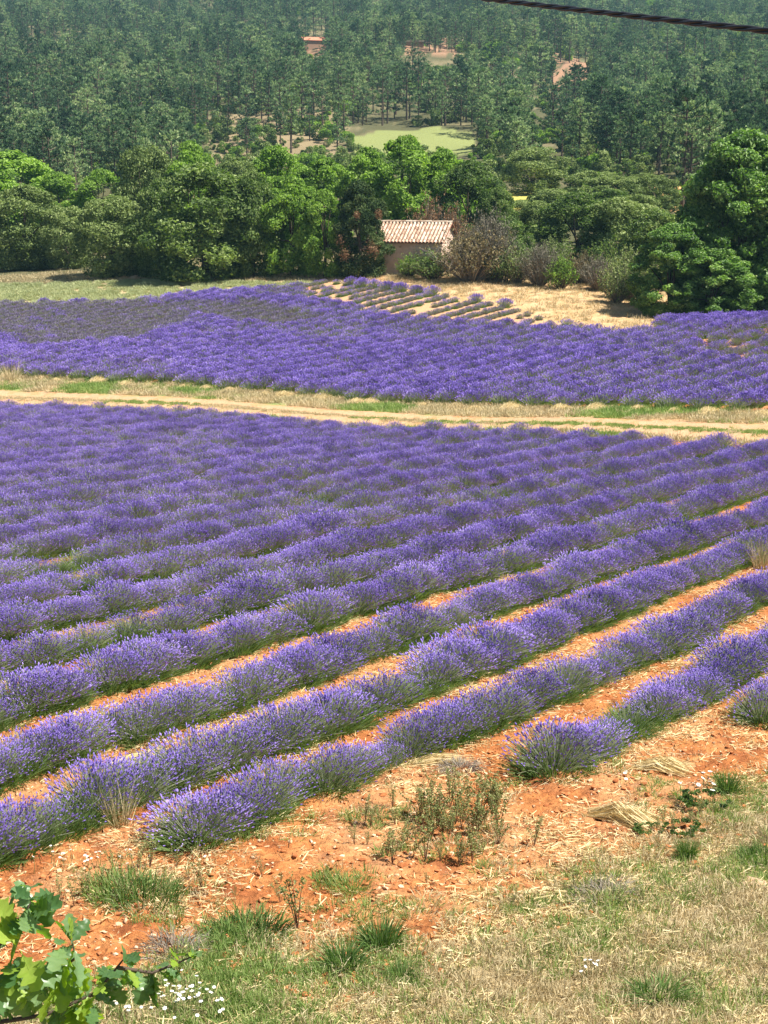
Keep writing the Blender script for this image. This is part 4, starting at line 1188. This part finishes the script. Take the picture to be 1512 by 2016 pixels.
# a few rough stones showing in the plaster
for i in range(14):
    s_ = link('stone', rock(900 + i % 3, 'stone') if i < 3 else bpy.data.meshes['stone'], hut, loc=(-RNG.uniform(0.4, Wd - 0.3), -0.02, RNG.uniform(0.3, Eh - 0.15)), rot=(math.pi / 2, 0, RNG.uniform(-0.3, 0.3)), scale=(RNG.uniform(0.12, 0.2), 0.10, 0.06))
ov, ove = 0.28, 0.30                                      # verge and eave overhang
sl = math.hypot(Dp / 2, Rh); ang = math.atan2(Rh, Dp / 2)
g = Geo()
for s_ in (0, 1):
    y0 = -ove * math.cos(ang) if s_ == 0 else Dp + ove * math.cos(ang); z0 = Eh - ove * math.sin(ang) + 0.05
    y1, z1 = Dp / 2, Eh + Rh + 0.05
    a = np.array([(-Wd - ov, y0, z0), (ov, y0, z0), (ov, y1, z1), (-Wd - ov, y1, z1)])
    b_ = a + [0, 0, 0.06]
    g.add(np.concatenate([a, b_]), [[0, 1, 2, 3], [4, 5, 6, 7], [0, 1, 5, 4], [1, 2, 6, 5], [3, 0, 4, 7]])
link('roof_deck', g.mesh('roof_deck', [UNDER]), hut)


def half_pipe(L_, r0, r1, m, seg=6):
    g = Geo()
    an = np.linspace(0, math.pi, seg + 1)
    vo = []
    for (y_, r_) in ((0, r0), (L_, r1)):
        for tk in (0, 0.016):
            vo.append(np.stack([np.cos(an) * (r_ - tk), np.full(seg + 1, y_), np.sin(an) * (r_ - tk)], 1))
    v = np.concatenate(vo); k = seg + 1; f = []
    for i in range(seg):
        f += [[i, i + 1, 2 * k + i + 1, 2 * k + i], [k + i, 3 * k + i, 3 * k + i + 1, k + i + 1], [i, k + i, k + i + 1, i + 1]]
    g.add(v, f)
    return g.mesh('roof_tile', [m])


tile_m = half_pipe(0.46, 0.115, 0.09, TILE)
tl = sl + ove
NCOL, NRW = 22, 8
st_ = tl / NRW
for c in range(NCOL):
    for r_ in range(NRW):
        s0 = -ove + r_ * st_
        yy = s0 * math.cos(ang); zz = Eh + s0 * math.sin(ang) + 0.115 + (0.012 * (r_ % 2))
        xx = -Wd - ov + 0.15 + c * (Wd + 2 * ov - 0.3) / (NCOL - 1) + RNG.normal(0, 0.008)
        link('roof_tile', tile_m, hut, loc=(xx, yy, zz), rot=(ang + RNG.normal(0, 0.02) + 0.03, 0, RNG.normal(0, 0.03)), scale=(1, st_ / 0.40, 1))
# back slope, ridge and verge tiles
g = Geo(); tv = np.array([q.co[:] for q in tile_m.vertices]); tf = np.array([list(q.vertices) for q in tile_m.polygons])
for c in range(NCOL):
    for r_ in range(NRW):
        s0 = -ove + r_ * st_
        v = tv * [1, st_ / 0.40, 1]; ca, sa = math.cos(ang + 0.03), math.sin(ang + 0.03)
        v = np.stack([-v[:, 0], v[:, 1] * ca - v[:, 2] * sa, v[:, 1] * sa + v[:, 2] * ca], 1)
        v = v + [-Wd - ov + 0.15 + c * (Wd + 2 * ov - 0.3) / (NCOL - 1), s0 * math.cos(ang), Eh + s0 * math.sin(ang) + 0.115]
        v[:, 1] = Dp - v[:, 1]
        g.add(v, tf)
bt = link('back_roof_tiles', g.mesh('back_roof_tiles', [TILE]), hut); bt['kind'] = 'stuff'
ridge_m = half_pipe(0.5, 0.15, 0.13, TILE)
for c in range(15):
    link('ridge_tile', ridge_m, hut, loc=(ov - c * (Wd + 2 * ov) / 15, Dp / 2, Eh + Rh + 0.13 + RNG.normal(0, 0.008)), rot=(0, RNG.normal(0, 0.02), math.pi / 2 + RNG.normal(0, 0.03)))

# small far buildings seen through the pines
FARW = mat('far_wall', [(0.30, 0.17, 0.11), (0.38, 0.24, 0.16)], 1.0, 0.9)
def box(g, x0, x1, y0, y1, z0, z1, m=0):
    v = [(x0, y0, z0), (x1, y0, z0), (x1, y1, z0), (x0, y1, z0), (x0, y0, z1), (x1, y0, z1), (x1, y1, z1), (x0, y1, z1)]
    g.add(v, [[0, 1, 5, 4], [1, 2, 6, 5], [2, 3, 7, 6], [3, 0, 4, 7], [4, 5, 6, 7], [0, 3, 2, 1]], m)
p0 = on_ground([620], [112], dmin=200)[0]
h_ = empty('far_house', p0, 0.3); tag(h_, 'small orange house half hidden by pines high on the slope left of centre', 'house')
g = Geo(); box(g, -4.2, 4.2, -2, 3, -1, 2.8); link('wall', g.mesh('wall', [FARW]), h_)
g = Geo(); g.add([(-4.6, -2.4, 2.8), (4.6, -2.4, 2.8), (4.6, 3.4, 2.8), (-4.6, 3.4, 2.8), (-4.6, 0.5, 4.1), (4.6, 0.5, 4.1)], [[0, 1, 5, 4], [2, 3, 4, 5]]); g.add([(-4.6, -2.4, 2.8), (-4.6, 3.4, 2.8), (-4.6, 0.5, 4.1)], [[0, 1, 2]]); g.add([(4.6, -2.4, 2.8), (4.6, 3.4, 2.8), (4.6, 0.5, 4.1)], [[0, 1, 2]])
link('roof', g.mesh('roof', [mat('far_roof', [(0.45, 0.15, 0.09), (0.55, 0.25, 0.15)], 2, 0.9)]), h_)
p0 = on_ground([816], [127], dmin=200)[0]
h_ = empty('garden_wall', p0, -0.02); tag(h_, 'low orange wall with pale coping on the hillside above the meadow', 'wall')
g = Geo(); box(g, -2.9, 2.9, -0.2, 0.2, -1, 1.5); link('wall_body', g.mesh('wall_body', [FARW]), h_)
g = Geo(); box(g, -3.1, 3.1, -0.35, 0.35, 1.503, 1.85); link('coping', g.mesh('coping', [mat('coping', [(0.5, 0.42, 0.33), (0.6, 0.5, 0.4)], 2, 0.9)]), h_)
# round bright tree above the garden wall
p0 = on_ground([820], [110], dmin=200)[0]
e = place_tree('broadleaf_tree', KINDS['dense'][0], p0, 1, 0.4, 'round dark green tree directly above the low orange wall')
dd_ = proj(p0)[2]; e.scale = (20 / FPX * dd_ / 3.3,) * 2 + (46 / FPX * dd_ / 8,)
# white farm track glimpsed
pt_ = on_ground([1108, 1122, 1140, 1165], [357, 364, 371, 378], dmin=120)
g = Geo(); tt_ = []
for q in pt_: tt_ += [q + [0, 1.4, 0.08], q + [0, -1.4, 0.08]]
g.add(tt_, [[0, 1, 3, 2], [2, 3, 5, 4], [4, 5, 7, 6]])
tag(link('farm_track', g.mesh('farm_track', [mat('gravel', [(0.55, 0.50, 0.45), (0.68, 0.64, 0.58)], 1, 0.95)])), 'short bend of white gravel track below the tall pines', kind='structure')

# ------------------------------------------------------------------ weeds and small things in the foreground
def single(name, me, px, py, label, cat, rz=None, scale=1.0, sink=0.0, group=None):
    p0 = on_ground([px], [py])[0]; p0[2] -= sink
    o = link(name, me, loc=p0, rot=(0, 0, RNG.uniform(0, 6.28) if rz is None else rz), scale=scale)
    return tag(o, label, cat, group)


TU = [tuft(820 + i, 420, 0.30, 0, 0.10, 0.75, 'tussock', 0.007) for i in range(3)]
TL = [tuft(830 + i, 520, 0.16, 0, 0.22, 0.8, 'tussock', 0.006) for i in range(2)]
TY = tuft(840, 420, 0.14, 0, 0.2, 0.8, 'grass_green', 0.006)
single('grass_tussock', TU[0], 750, 1860, 'dense dark green tussock just right of the tall lone weed', 'grass tussock', scale=0.92)
single('grass_tussock', TU[1], 678, 1905, 'spiky tussock at the grass edge below left of the dense dark one', 'grass tussock', scale=(1.05, 1.0, 0.7))
single('grass_tussock', TL[0], 285, 1765, 'wide fine green clump above the oak leaves', 'grass tussock', scale=(1.4, 1.2, 1.5))
single('grass_tussock', TY, 225, 1755, 'yellowish green clump left of the wide fine clump', 'grass tussock', scale=(1.3, 1.2, 1.4))
single('grass_tussock', TL[1], 490, 1835, 'low soft green clump left of the tall lone weed', 'grass tussock', scale=(1.35, 1.3, 1.1))
single('grass_tussock', TU[2], 1295, 1965, 'dark olive tussock in the dry grass near the lower right', 'grass tussock', scale=(1.2, 0.9, 0.45))
single('grass_tussock', TU[0], 1352, 1690, 'narrow upright green tuft right of the soil patch', 'grass tussock', scale=(0.5, 0.5, 0.75))
single('grass_tussock', TU[1], 1432, 1560, 'green tuft right of the white daisies', 'grass tussock', scale=(0.75, 0.75, 0.8))
single('grass_tussock', TL[0], 1500, 1690, 'green clump at the right edge above the pale stone', 'grass tussock', scale=0.9)
single('grass_tussock', TY, 690, 1745, 'yellow green low clump above the dense dark tussock', 'grass tussock', scale=(1.0, 0.8, 0.8))
single('grass_tussock', TY, 1010, 1795, 'tiny green tuft on the bare soil below centre right', 'grass tussock', scale=(0.45, 0.45, 0.6))
single('grass_tussock', TU[2], 790, 1925, 'olive dry tussock right of the spiky one', 'grass tussock', scale=(0.7, 0.7, 0.4))
DM = tuft(850, 420, 0.22, 0, 0.2, 1.3, 'twig_grey', 0.005)
single('dead_plant', DM, 345, 1872, 'grey brown mat of dead stalks right of the oak twig', 'dead plant', scale=(1.1, 0.9, 0.8))
single('dead_plant', DM, 1190, 1770, 'flattened grey mat of dead stalks in the dry grass', 'dead plant', scale=(1.2, 0.8, 0.6))
single('dead_plant', DM, 905, 1515, 'reddish dead mat behind the wide lavender bush', 'dead plant', scale=(0.9, 0.8, 0.6))


DG = tuft(845, 130, 0.55, 0, 0.12, 0.35, 'grass_dry', 0.007)
single('dry_grass_clump', DG, 236, 1625, 'tall beige dry grass stalks standing in the nearest lavender at left', 'dry grass', scale=(0.8, 0.8, 0.7))
single('dry_grass_clump', DG, 1500, 1118, 'pale tall grass clump in a lavender row at the right edge', 'dry grass', scale=(1.2, 1.2, 1.1))
single('dry_grass_clump', DG, 22, 750, 'yellowish tall grass clump on the far verge at the left edge', 'dry grass', scale=(2.6, 2.6, 2.0))
single('dry_grass_clump', DG, 22, 1500, 'pale grass clump in the lavender at the left edge', 'dry grass', scale=(1.2, 1.2, 0.7))


def tall_weed(seed, H=0.46, nleaf=260, spread=0.10, leaf=0.018):
    rng = np.random.default_rng(seed)
    g = Geo()
    stems = []
    for i in range(rng.integers(2, 6)):
        e_ = np.array([rng.normal(0, spread), rng.normal(0, spread), H * rng.uniform(0.75, 1)])
        tube(g, [[0, 0, -0.02], e_ * [0.4, 0.4, 0.5], e_], [0.005, 0.004, 0.002], 4, 0, rng.uniform(0, 1)); stems.append(e_)
    st = g.mesh('stem', [M['weed_stem']])
    g = Geo()
    k = rng.integers(0, len(stems), nleaf); q = rng.uniform(0.2, 1.03, nleaf) ** 0.8
    base = np.array(stems)[k] * np.stack([q ** 1.3, q ** 1.3, q], 1)
    d = rng.normal(0, 1, (nleaf, 3)); d[:, 2] = np.abs(d[:, 2]) * 0.6; d /= np.linalg.norm(d, axis=1)[:, None]
    v, f = leafquads(base + d * 0.028 * (1.6 - q[:, None]), np.cross(d, rng.normal(0, 1, (nleaf, 3))) + [0, 0, 0.3], leaf, rng)
    g.add(v, f, 0, np.repeat(rng.uniform(0, 1, nleaf), 4))
    return st, g.mesh('leaves', [M['weed']])


WD = [tall_weed(860 + i) for i in range(5)]
def weed(px, py, lab, s=1.0, vi=0, group=None):
    p0 = on_ground([px], [py])[0]
    place_tree('tall_weed', WD[vi], p0, s, RNG.uniform(0, 6.28), lab, 'weed', group, ('stem', 'leaves'))
weed(586, 1828, 'tall lone weed with a dark bare lower stem in the lower left soil', 1.0, 0)
weed(552, 1770, 'shorter weed up left of the tall lone weed', 0.45, 1)
weed(772, 1700, 'dark stemmed weed left of the brown weed thicket', 0.7, 2)
weed(838, 1692, 'brown stemmed weed at the lower front of the weed thicket', 0.9, 3)
for i in range(44):
    cx, cy = RNG.normal(900, 62), RNG.normal(1625, 30)
    zs = RNG.uniform(0.4, 0.88)
    weed(cx, cy, '%s olive weed at the %s %s of the brown weed thicket' % ('tall' if zs > 0.64 else 'short', 'front' if cy > 1635 else ('rear' if cy < 1605 else 'inner'), 'left' if cx < 870 else ('right' if cx > 935 else 'middle')), zs, int(RNG.integers(0, 5)), 'weeds of the brown thicket')
for i in range(9):
    weed(700 + i * 15 + RNG.uniform(-4, 4), RNG.uniform(1600, 1690), 'thin weed on the soil beside the brown thicket, %s from the left' % ordinal(i), RNG.uniform(0.35, 0.7), int(RNG.integers(0, 5)), 'thin weeds left of the thicket')
for i in range(12):
    weed(120 + i * 25 + RNG.uniform(-6, 6), RNG.uniform(1700, 1780), 'small weed below the nearest lavender at lower left, %s from the left' % ordinal(i), RNG.uniform(0.3, 0.6), int(RNG.integers(0, 5)), 'weeds lower left')
for i in range(10):
    weed(1255 + i * 17 + RNG.uniform(-4, 4), RNG.uniform(1580, 1650), 'small weed by the straw bundle at right, %s from the left' % ordinal(i), RNG.uniform(0.25, 0.5), int(RNG.integers(0, 5)), 'weeds by the straw bundle')
for i in range(26):
    cx, cy = 440 + i * 39 + RNG.normal(0, 8), RNG.uniform(1660, 1800)
    weed(cx, cy, 'tiny weed on the stony soil, %s from the left' % ordinal(i), RNG.uniform(0.15, 0.35), int(RNG.integers(0, 5)), 'tiny weeds on the soil')
# leafy clumps
LC = [broadleaf(870 + i, 0.12, 0.21, 0.0, 800, 0.021, 26, 'oak_green', lr=(0.3, 0.5))[1] for i in range(2)]
for q_ in LC: pass
single('leafy_weed', LC[0], 1345, 1638, 'dark green leafy clump right below the straw bundle', 'weed', scale=1.0)
single('leafy_weed', LC[1], 1275, 1640, 'smaller leafy clump at the foot of the straw bundle', 'weed', scale=0.75)
single('leafy_weed', LC[1], 1385, 1590, 'leafy green clump under the white daisies', 'weed', scale=1.3)

def straw_bundle(seed, L_, Wd_, n, arch=0.12):
    global RNG
    keep = RNG; RNG = np.random.default_rng(seed); g = Geo()
    a = RNG.normal(0, 0.22, n); off_ = RNG.uniform(-Wd_, Wd_, n); l_ = L_ * RNG.uniform(0.5, 1, n); s0 = RNG.uniform(-0.15, 0.25, n) * L_
    p0 = np.stack([s0 - l_ / 2, off_ * 0.7, np.full(n, 0.01)], 1); p1 = np.stack([s0 + l_ / 2 * np.cos(a), off_ + np.sin(a) * l_ / 2, RNG.uniform(0, 0.05, n)], 1)
    bend = np.zeros((n, 3)); bend[:, 2] = arch * RNG.uniform(0.2, 1, n) * (1 - (off_ / Wd_) ** 2 * 0.6)
    v, f = ribbon(p0, p1, 0.0075, 0.6, bend); g.add(v, f, 0, np.repeat(RNG.uniform(0, 1, n), 6))
    me_ = g.mesh('straw_bundle', [M['straw']]); RNG = keep
    return me_


single('straw_bundle', straw_bundle(880, 0.62, 0.14, 420, 0.16), 1225, 1615, 'arched bundle of yellow straw below the daisies', 'straw', rz=-0.55)
single('straw_bundle', straw_bundle(881, 0.5, 0.16, 330, 0.12), 1300, 1515, 'pale straw heap beside the end of the lavender row', 'straw', rz=-0.3)
single('straw_bundle', straw_bundle(882, 0.5, 0.12, 200, 0.05), 720, 1478, 'straw lying in the soil gap left of the sparse lavender', 'straw', rz=0.5)
single('straw_bundle', straw_bundle(883, 0.6, 0.14, 200, 0.05), 262, 1502, 'straw lying in the soil gap at left between two rows', 'straw', rz=0.6)
single('straw_bundle', straw_bundle(884, 0.5, 0.12, 160, 0.05), 860, 1500, 'flat straw at the foot of the second row end', 'straw', rz=0.1)
single('straw_bundle', straw_bundle(885, 0.6, 0.16, 200, 0.04), 880, 1412, 'straw streak in the gap behind the nearest long row', 'straw', rz=0.6)
single('straw_bundle', straw_bundle(886, 0.6, 0.16, 200, 0.04), 1090, 1320, 'straw streak farther up the open soil gap', 'straw', rz=0.7)

HEAP = [straw_bundle(890 + i, 1.1, 0.4, 260, 0.3) for i in range(2)]
for m_2 in HEAP:
    pass
nheap = 0
for i in range(24):
    o_ = -17.5 - i * 1.75 + RNG.normal(0, 0.4); t_ = 53.2 + RNG.normal(0, 0.25)
    x_, y_ = NR * o_ + RR * t_
    q_ = proj([x_, y_, float(terrain(x_, y_))])
    if -20 < q_[0] < 1530:
        tag(link('straw_heap', HEAP[i % 2], loc=(x_, y_, bilin(np.array([x_]), np.array([y_]))[0]), rot=(0, 0, math.pi / 2 - ANG + RNG.normal(0, 0.3)), scale=RNG.uniform(0.6, 1.25)),
            'cut straw heap on the track verge, %s from the right' % ordinal(nheap), 'straw', 'straw heaps on the verge'); nheap += 1

# daisies: every flower head its own mesh under the plant
fg = Geo()
an = np.linspace(0, 2 * math.pi, 13)[:-1]
pv = [(0, 0, 0.004)] + [(math.cos(a) * (1 if i % 2 else 0.72), math.sin(a) * (1 if i % 2 else 0.72), 0.0) for i, a in enumerate(an)]
fg.add(pv, [[0, 1 + i, 1 + (i + 1) % 12] for i in range(12)], 0)
fg.add([(math.cos(a) * 0.3, math.sin(a) * 0.3, 0.05) for a in an[::2]] + [(0, 0, 0.16)], [[i, (i + 1) % 6, 6] for i in range(6)], 1)
DAISY = fg.mesh('flower_head', [M['white'], M['yellow']])


def daisy_plant(px, py, n, spx, spy, size, lab):
    p0 = on_ground([px], [py])[0]
    e = empty('daisy_clump', p0); tag(e, lab, 'daisies')
    g = Geo(); tips = []
    for i in range(n):
        q = on_ground([px + RNG.normal(0, spx)], [py + RNG.normal(0, spy)])[0] - p0
        h = RNG.uniform(0.07, 0.16)
        tube(g, [[q[0], q[1], q[2] - 0.01], [q[0] + 0.01, q[1], q[2] + h * 0.5], [q[0], q[1] + 0.01, q[2] + h]], [0.003, 0.0025, 0.002], 3)
        tips.append((q[0], q[1] + 0.01, q[2] + h))
    link('stems', g.mesh('stems', [M['weed']]), e)['kind'] = 'stuff'
    for t_ in tips:
        link('flower_head', DAISY, e, loc=t_, rot=(RNG.normal(-0.1, 0.25), RNG.normal(0.1, 0.25), RNG.uniform(0, 6)), scale=size * RNG.uniform(0.8, 1.15))


daisy_plant(1385, 1560, 15, 22, 15, 0.024, 'white daisies on a green patch near the right edge')
daisy_plant(1232, 1548, 4, 8, 4, 0.024, 'few white flowers left of the main daisy patch')
daisy_plant(365, 1985, 46, 36, 16, 0.016, 'dense patch of white daisies right of the oak twig')
daisy_plant(260, 1995, 22, 44, 16, 0.014, 'white daisies partly under the oak leaves')
daisy_plant(1170, 1925, 8, 26, 12, 0.016, 'scattered tiny white flowers in the dry grass at lower right')
daisy_plant(160, 1712, 24, 90, 12, 0.014, 'tiny white flowers under the edge of the nearest lavender at left')
daisy_plant(110, 1520, 10, 24, 6, 0.014, 'white specks of flowers in the soil gap at left')

# larger stones
def stone_at(px, py, s, lab):
    o = single('stone', rock(int(px), 'stone', 2), px, py, lab, 'stone', scale=s, sink=0.0); return o
stone_at(1505, 1742, (0.20, 0.13, 0.10), 'large pale stone at the right edge in the grass')
stone_at(396, 1812, (0.055, 0.045, 0.04), 'whitish stone on the soil above the dead mat')
stone_at(340, 1802, (0.035, 0.03, 0.03), 'small pale stone left of the whitish stone')
p0 = on_ground([262], [548], dmin=80)[0]
for i, (dx, s) in enumerate(((-0.8, 0.5), (0.2, 0.6), (1.0, 0.45))):
    tag(link('stone', rock(950 + i, 'stone', 2), loc=(p0[0] + dx, p0[1], bilin(np.array([p0[0] + dx]), p0[1:2])[0]), scale=(s, s, s * 0.8)),
        ['left stone of the pale heap below the limbed olive oak', 'middle stone of the pale heap below the limbed olive oak', 'right stone of the pale heap below the limbed olive oak'][i], 'stone')

# ------------------------------------------------------------------ overhead cable (twisted bundle)
ea, eb = ray_pt(950, -3, 7.4), ray_pt(1512, 61, 5.6)
dv = (eb - ea); Lc = np.linalg.norm(dv); dv /= Lc
ss_ = np.linspace(-26, Lc + 16, 900)
cen = ea + ss_[:, None] * dv
sag = 0.0016 * ((ss_ - Lc / 2) ** 2 - (Lc / 2) ** 2); cen[:, 2] += sag
cab = empty('overhead_cable', cen[0]); tag(cab, 'black twisted overhead cable crossing the top right corner', 'cable')
side = np.cross(dv, [0, 0, 1]); side /= np.linalg.norm(side); upv = np.cross(side, dv)
CM = mat('cable_rubber', [(0.012, 0.011, 0.014), (0.03, 0.028, 0.032)], 20, 0.45, spec=0.5)
for k_ in range(3):
    ph = ss_ / 0.42 * 2 * math.pi + k_ * 2.094
    pts = cen + 0.0072 * (np.cos(ph)[:, None] * side + np.sin(ph)[:, None] * upv)
    g = Geo(); tube(g, pts - cen[0], np.full(len(pts), 0.0066), 6); link('strand', g.mesh('strand', [CM], True), cab)

# ------------------------------------------------------------------ oak branch in the lower left corner
OL = mat('oak_leaf', [(0.05, 0.12, 0.04), (0.11, 0.20, 0.075), (0.19, 0.29, 0.13)], 14, 0.36, 0.42, (2.3, 2.3, 0.25), 0.6, 0.3, bump=0.001, rnd=0.7, spec=0.5, bscale=60)
def oak_leaf(seed):
    rng = np.random.default_rng(seed)
    n = 15
    ty = np.linspace(0, 1, n)
    w = 0.34 * np.sin(np.pi * np.clip(ty, 0.02, 1) ** 1.25 * 0.97) ** 0.7 * (0.74 + 0.26 * np.cos(ty * 2 * math.pi * 4.2 + rng.uniform(0, 1)))
    w = np.maximum(w, 0.012); w[-1] = 0.03
    curl = rng.uniform(-0.25, 0.35)
    fold = rng.uniform(0.15, 0.45)
    cols = []
    for s_ in (-1, -0.5, 0, 0.5, 1):
        x_ = w * s_ * 1.0
        z_ = np.abs(s_) * w * fold + curl * ty ** 2 * 0.6 + rng.normal(0, 0.012, n) * abs(s_) + 0.03 * np.sin(ty * 25) * abs(s_)
        cols.append(np.stack([x_, ty, z_], 1))
    v = np.stack(cols, 1).reshape(-1, 3)
    f = []
    for i in range(n - 1):
        for j in range(4): f.append([i * 5 + j, i * 5 + j + 1, (i + 1) * 5 + j + 1, (i + 1) * 5 + j])
    g = Geo(); g.add(v, f, 0, np.clip(0.5 + rng.normal(0, 0.1, len(v)), 0, 1))
    tube(g, [[0, -0.14, 0], [0, 0, 0], [0, 0.45, 0.004 + curl * 0.1]], [0.012, 0.012, 0.005], 4, 0, 0.9)
    return g.mesh('leaf', [OL], True)


OAKL = [oak_leaf(1000 + i) for i in range(6)]
OLY = mat('oak_leaf_backlit', [(0.15, 0.26, 0.03), (0.24, 0.36, 0.05), (0.36, 0.45, 0.10)], 14, 0.42, 0.5, (1.9, 1.9, 0.3), 0.6, 0.3, bump=0.001, rnd=0.6, spec=0.4, bscale=60)  # yellow-green copy of the oak leaf, backlit glow put into its colour
OAKY = [m.copy() for m in OAKL]
for m in OAKY: m.materials[0] = OLY
root = np.array([-1.55, 2.35, float(bilin(np.array([-1.55]), np.array([2.35]))[0])])
oak = empty('young_oak_tree', root); tag(oak, 'oak twig with large lobed green leaves in the lower left corner', 'tree')
hub = ray_pt(-260, 2120, 2.7)
g = Geo(); tube(g, [[0, 0, -0.2], (hub - root) * [0.2, 0.2, 0.5], hub - root], [0.09, 0.07, 0.03], 10); tube(g, [(hub - root) * [0.2, 0.2, 0.5], (hub - root) * [0.2, 0.2, 0.5] + [-0.4, 0.3, 1.2], (hub - root) + [-0.6, 0.4, 0.9]], [0.05, 0.04, 0.02], 8)
link('trunk', g.mesh('trunk', [M['bark']], True), oak)
TW = [ # polyline survey points with depth
    [(-260, 2120, 2.7), (-60, 2010, 2.68), (70, 1950, 2.66), (150, 1885, 2.64), (140, 1850, 2.62)],
    [(-260, 2120, 2.7), (0, 2012, 2.72), (90, 1998, 2.72), (190, 1955, 2.7), (230, 1905, 2.7), (250, 1880, 2.7)],
    [(-120, 1990, 2.66), (-20, 1880, 2.62), (45, 1815, 2.6), (62, 1770, 2.6)],
    [(232, 1905, 2.7), (300, 1915, 2.72), (345, 1898, 2.73), (385, 1880, 2.73)],
    [(-60, 2010, 2.68), (0, 1940, 2.64), (20, 1900, 2.62)],
]
ends = []
for tw_ in TW:
    pts = np.array([ray_pt(*q) for q in tw_])
    g = Geo(); tube(g, pts - root, np.linspace(0.004 if len(tw_) < 5 else 0.006, 0.0011, len(pts)), 6); link('branch', g.mesh('branch', [M['bark']], True), oak)
    ends.append(pts)
CLU = [ # cluster centre, count, spread (survey), leaf size m
    ((60, 1775), 10, 30, 0.075, 2.60), ((110, 1775), 5, 24, 0.07, 2.62), ((10, 1810), 7, 34, 0.075, 2.61), ((140, 1850), 4, 22, 0.065, 2.62), ((60, 1900), 8, 44, 0.075, 2.64), ((150, 1895), 7, 34, 0.07, 2.65),
    ((250, 1885), 8, 26, 0.06, 2.70), ((215, 1915), 6, 30, 0.065, 2.69), ((70, 1955), 9, 46, 0.075, 2.67), ((20, 1980), 7, 40, 0.075, 2.69), ((135, 1965), 7, 36, 0.07, 2.70), ((200, 1965), 5, 30, 0.07, 2.71),
    ((290, 1950), 4, 26, 0.075, 2.72), ((335, 1885), 8, 16, 0.045, 2.73), ((375, 1862), 8, 10, 0.032, 2.73), ((190, 2005), 6, 30, 0.065, 2.72), ((-30, 1900), 8, 40, 0.075, 2.62)]
from mathutils import Matrix, Vector
allp = np.concatenate([np.concatenate([np.linspace(e_[i], e_[i + 1], 8) for i in range(len(e_) - 1)]) for e_ in ends])
for (c_, n, sp, ls, dp) in CLU:
    for i in range(int(n * 1.25)):
        tip = ray_pt(c_[0] + RNG.normal(0, sp), c_[1] + 22 + RNG.normal(0, sp * 0.75), dp + RNG.normal(0, 0.07))
        bs = allp[np.argmin(((allp - tip) ** 2).sum(1))]
        d = tip - bs + RNG.normal(0, 0.012, 3); ln = np.linalg.norm(d); d /= ln + 1e-9
        if ln > 0.085: bs = tip - d * 0.085                         # short side twig carries it
        L1 = ls * RNG.uniform(0.65, 1.1)
        zax = np.array([RNG.normal(0, 0.6), RNG.normal(-0.35, 0.6), 1.0]); zax -= d * (zax @ d); zax /= np.linalg.norm(zax)
        xax = np.cross(d, zax)
        mt = Matrix(np.column_stack([xax, d, zax]).tolist()).to_4x4()
        o = link('leaf', (OAKL if RNG.uniform() < 0.66 else OAKY)[RNG.integers(0, 6)], oak)
        o.matrix_local = Matrix.Translation(Vector((bs - root).tolist())) @ mt @ Matrix.Scale(L1, 4)

# ------------------------------------------------------------------ air
g = Geo(); box(g, -620, 620, -40, 1180, -12, 330)
hm = bpy.data.materials.new('air'); hm.use_nodes = True
hn = hm.node_tree.nodes; hn.remove(hn['Principled BSDF'])
pv_ = hn.new('ShaderNodeVolumePrincipled'); pv_.inputs['Color'].default_value = (0.42, 0.80, 1.0, 1); pv_.inputs['Density'].default_value = 0.00014
hm.node_tree.links.new(pv_.outputs[0], hn['Material Output'].inputs['Volume'])
tag(link('haze', g.mesh('haze', [hm])), 'thin bluish air over the valley', kind='stuff')
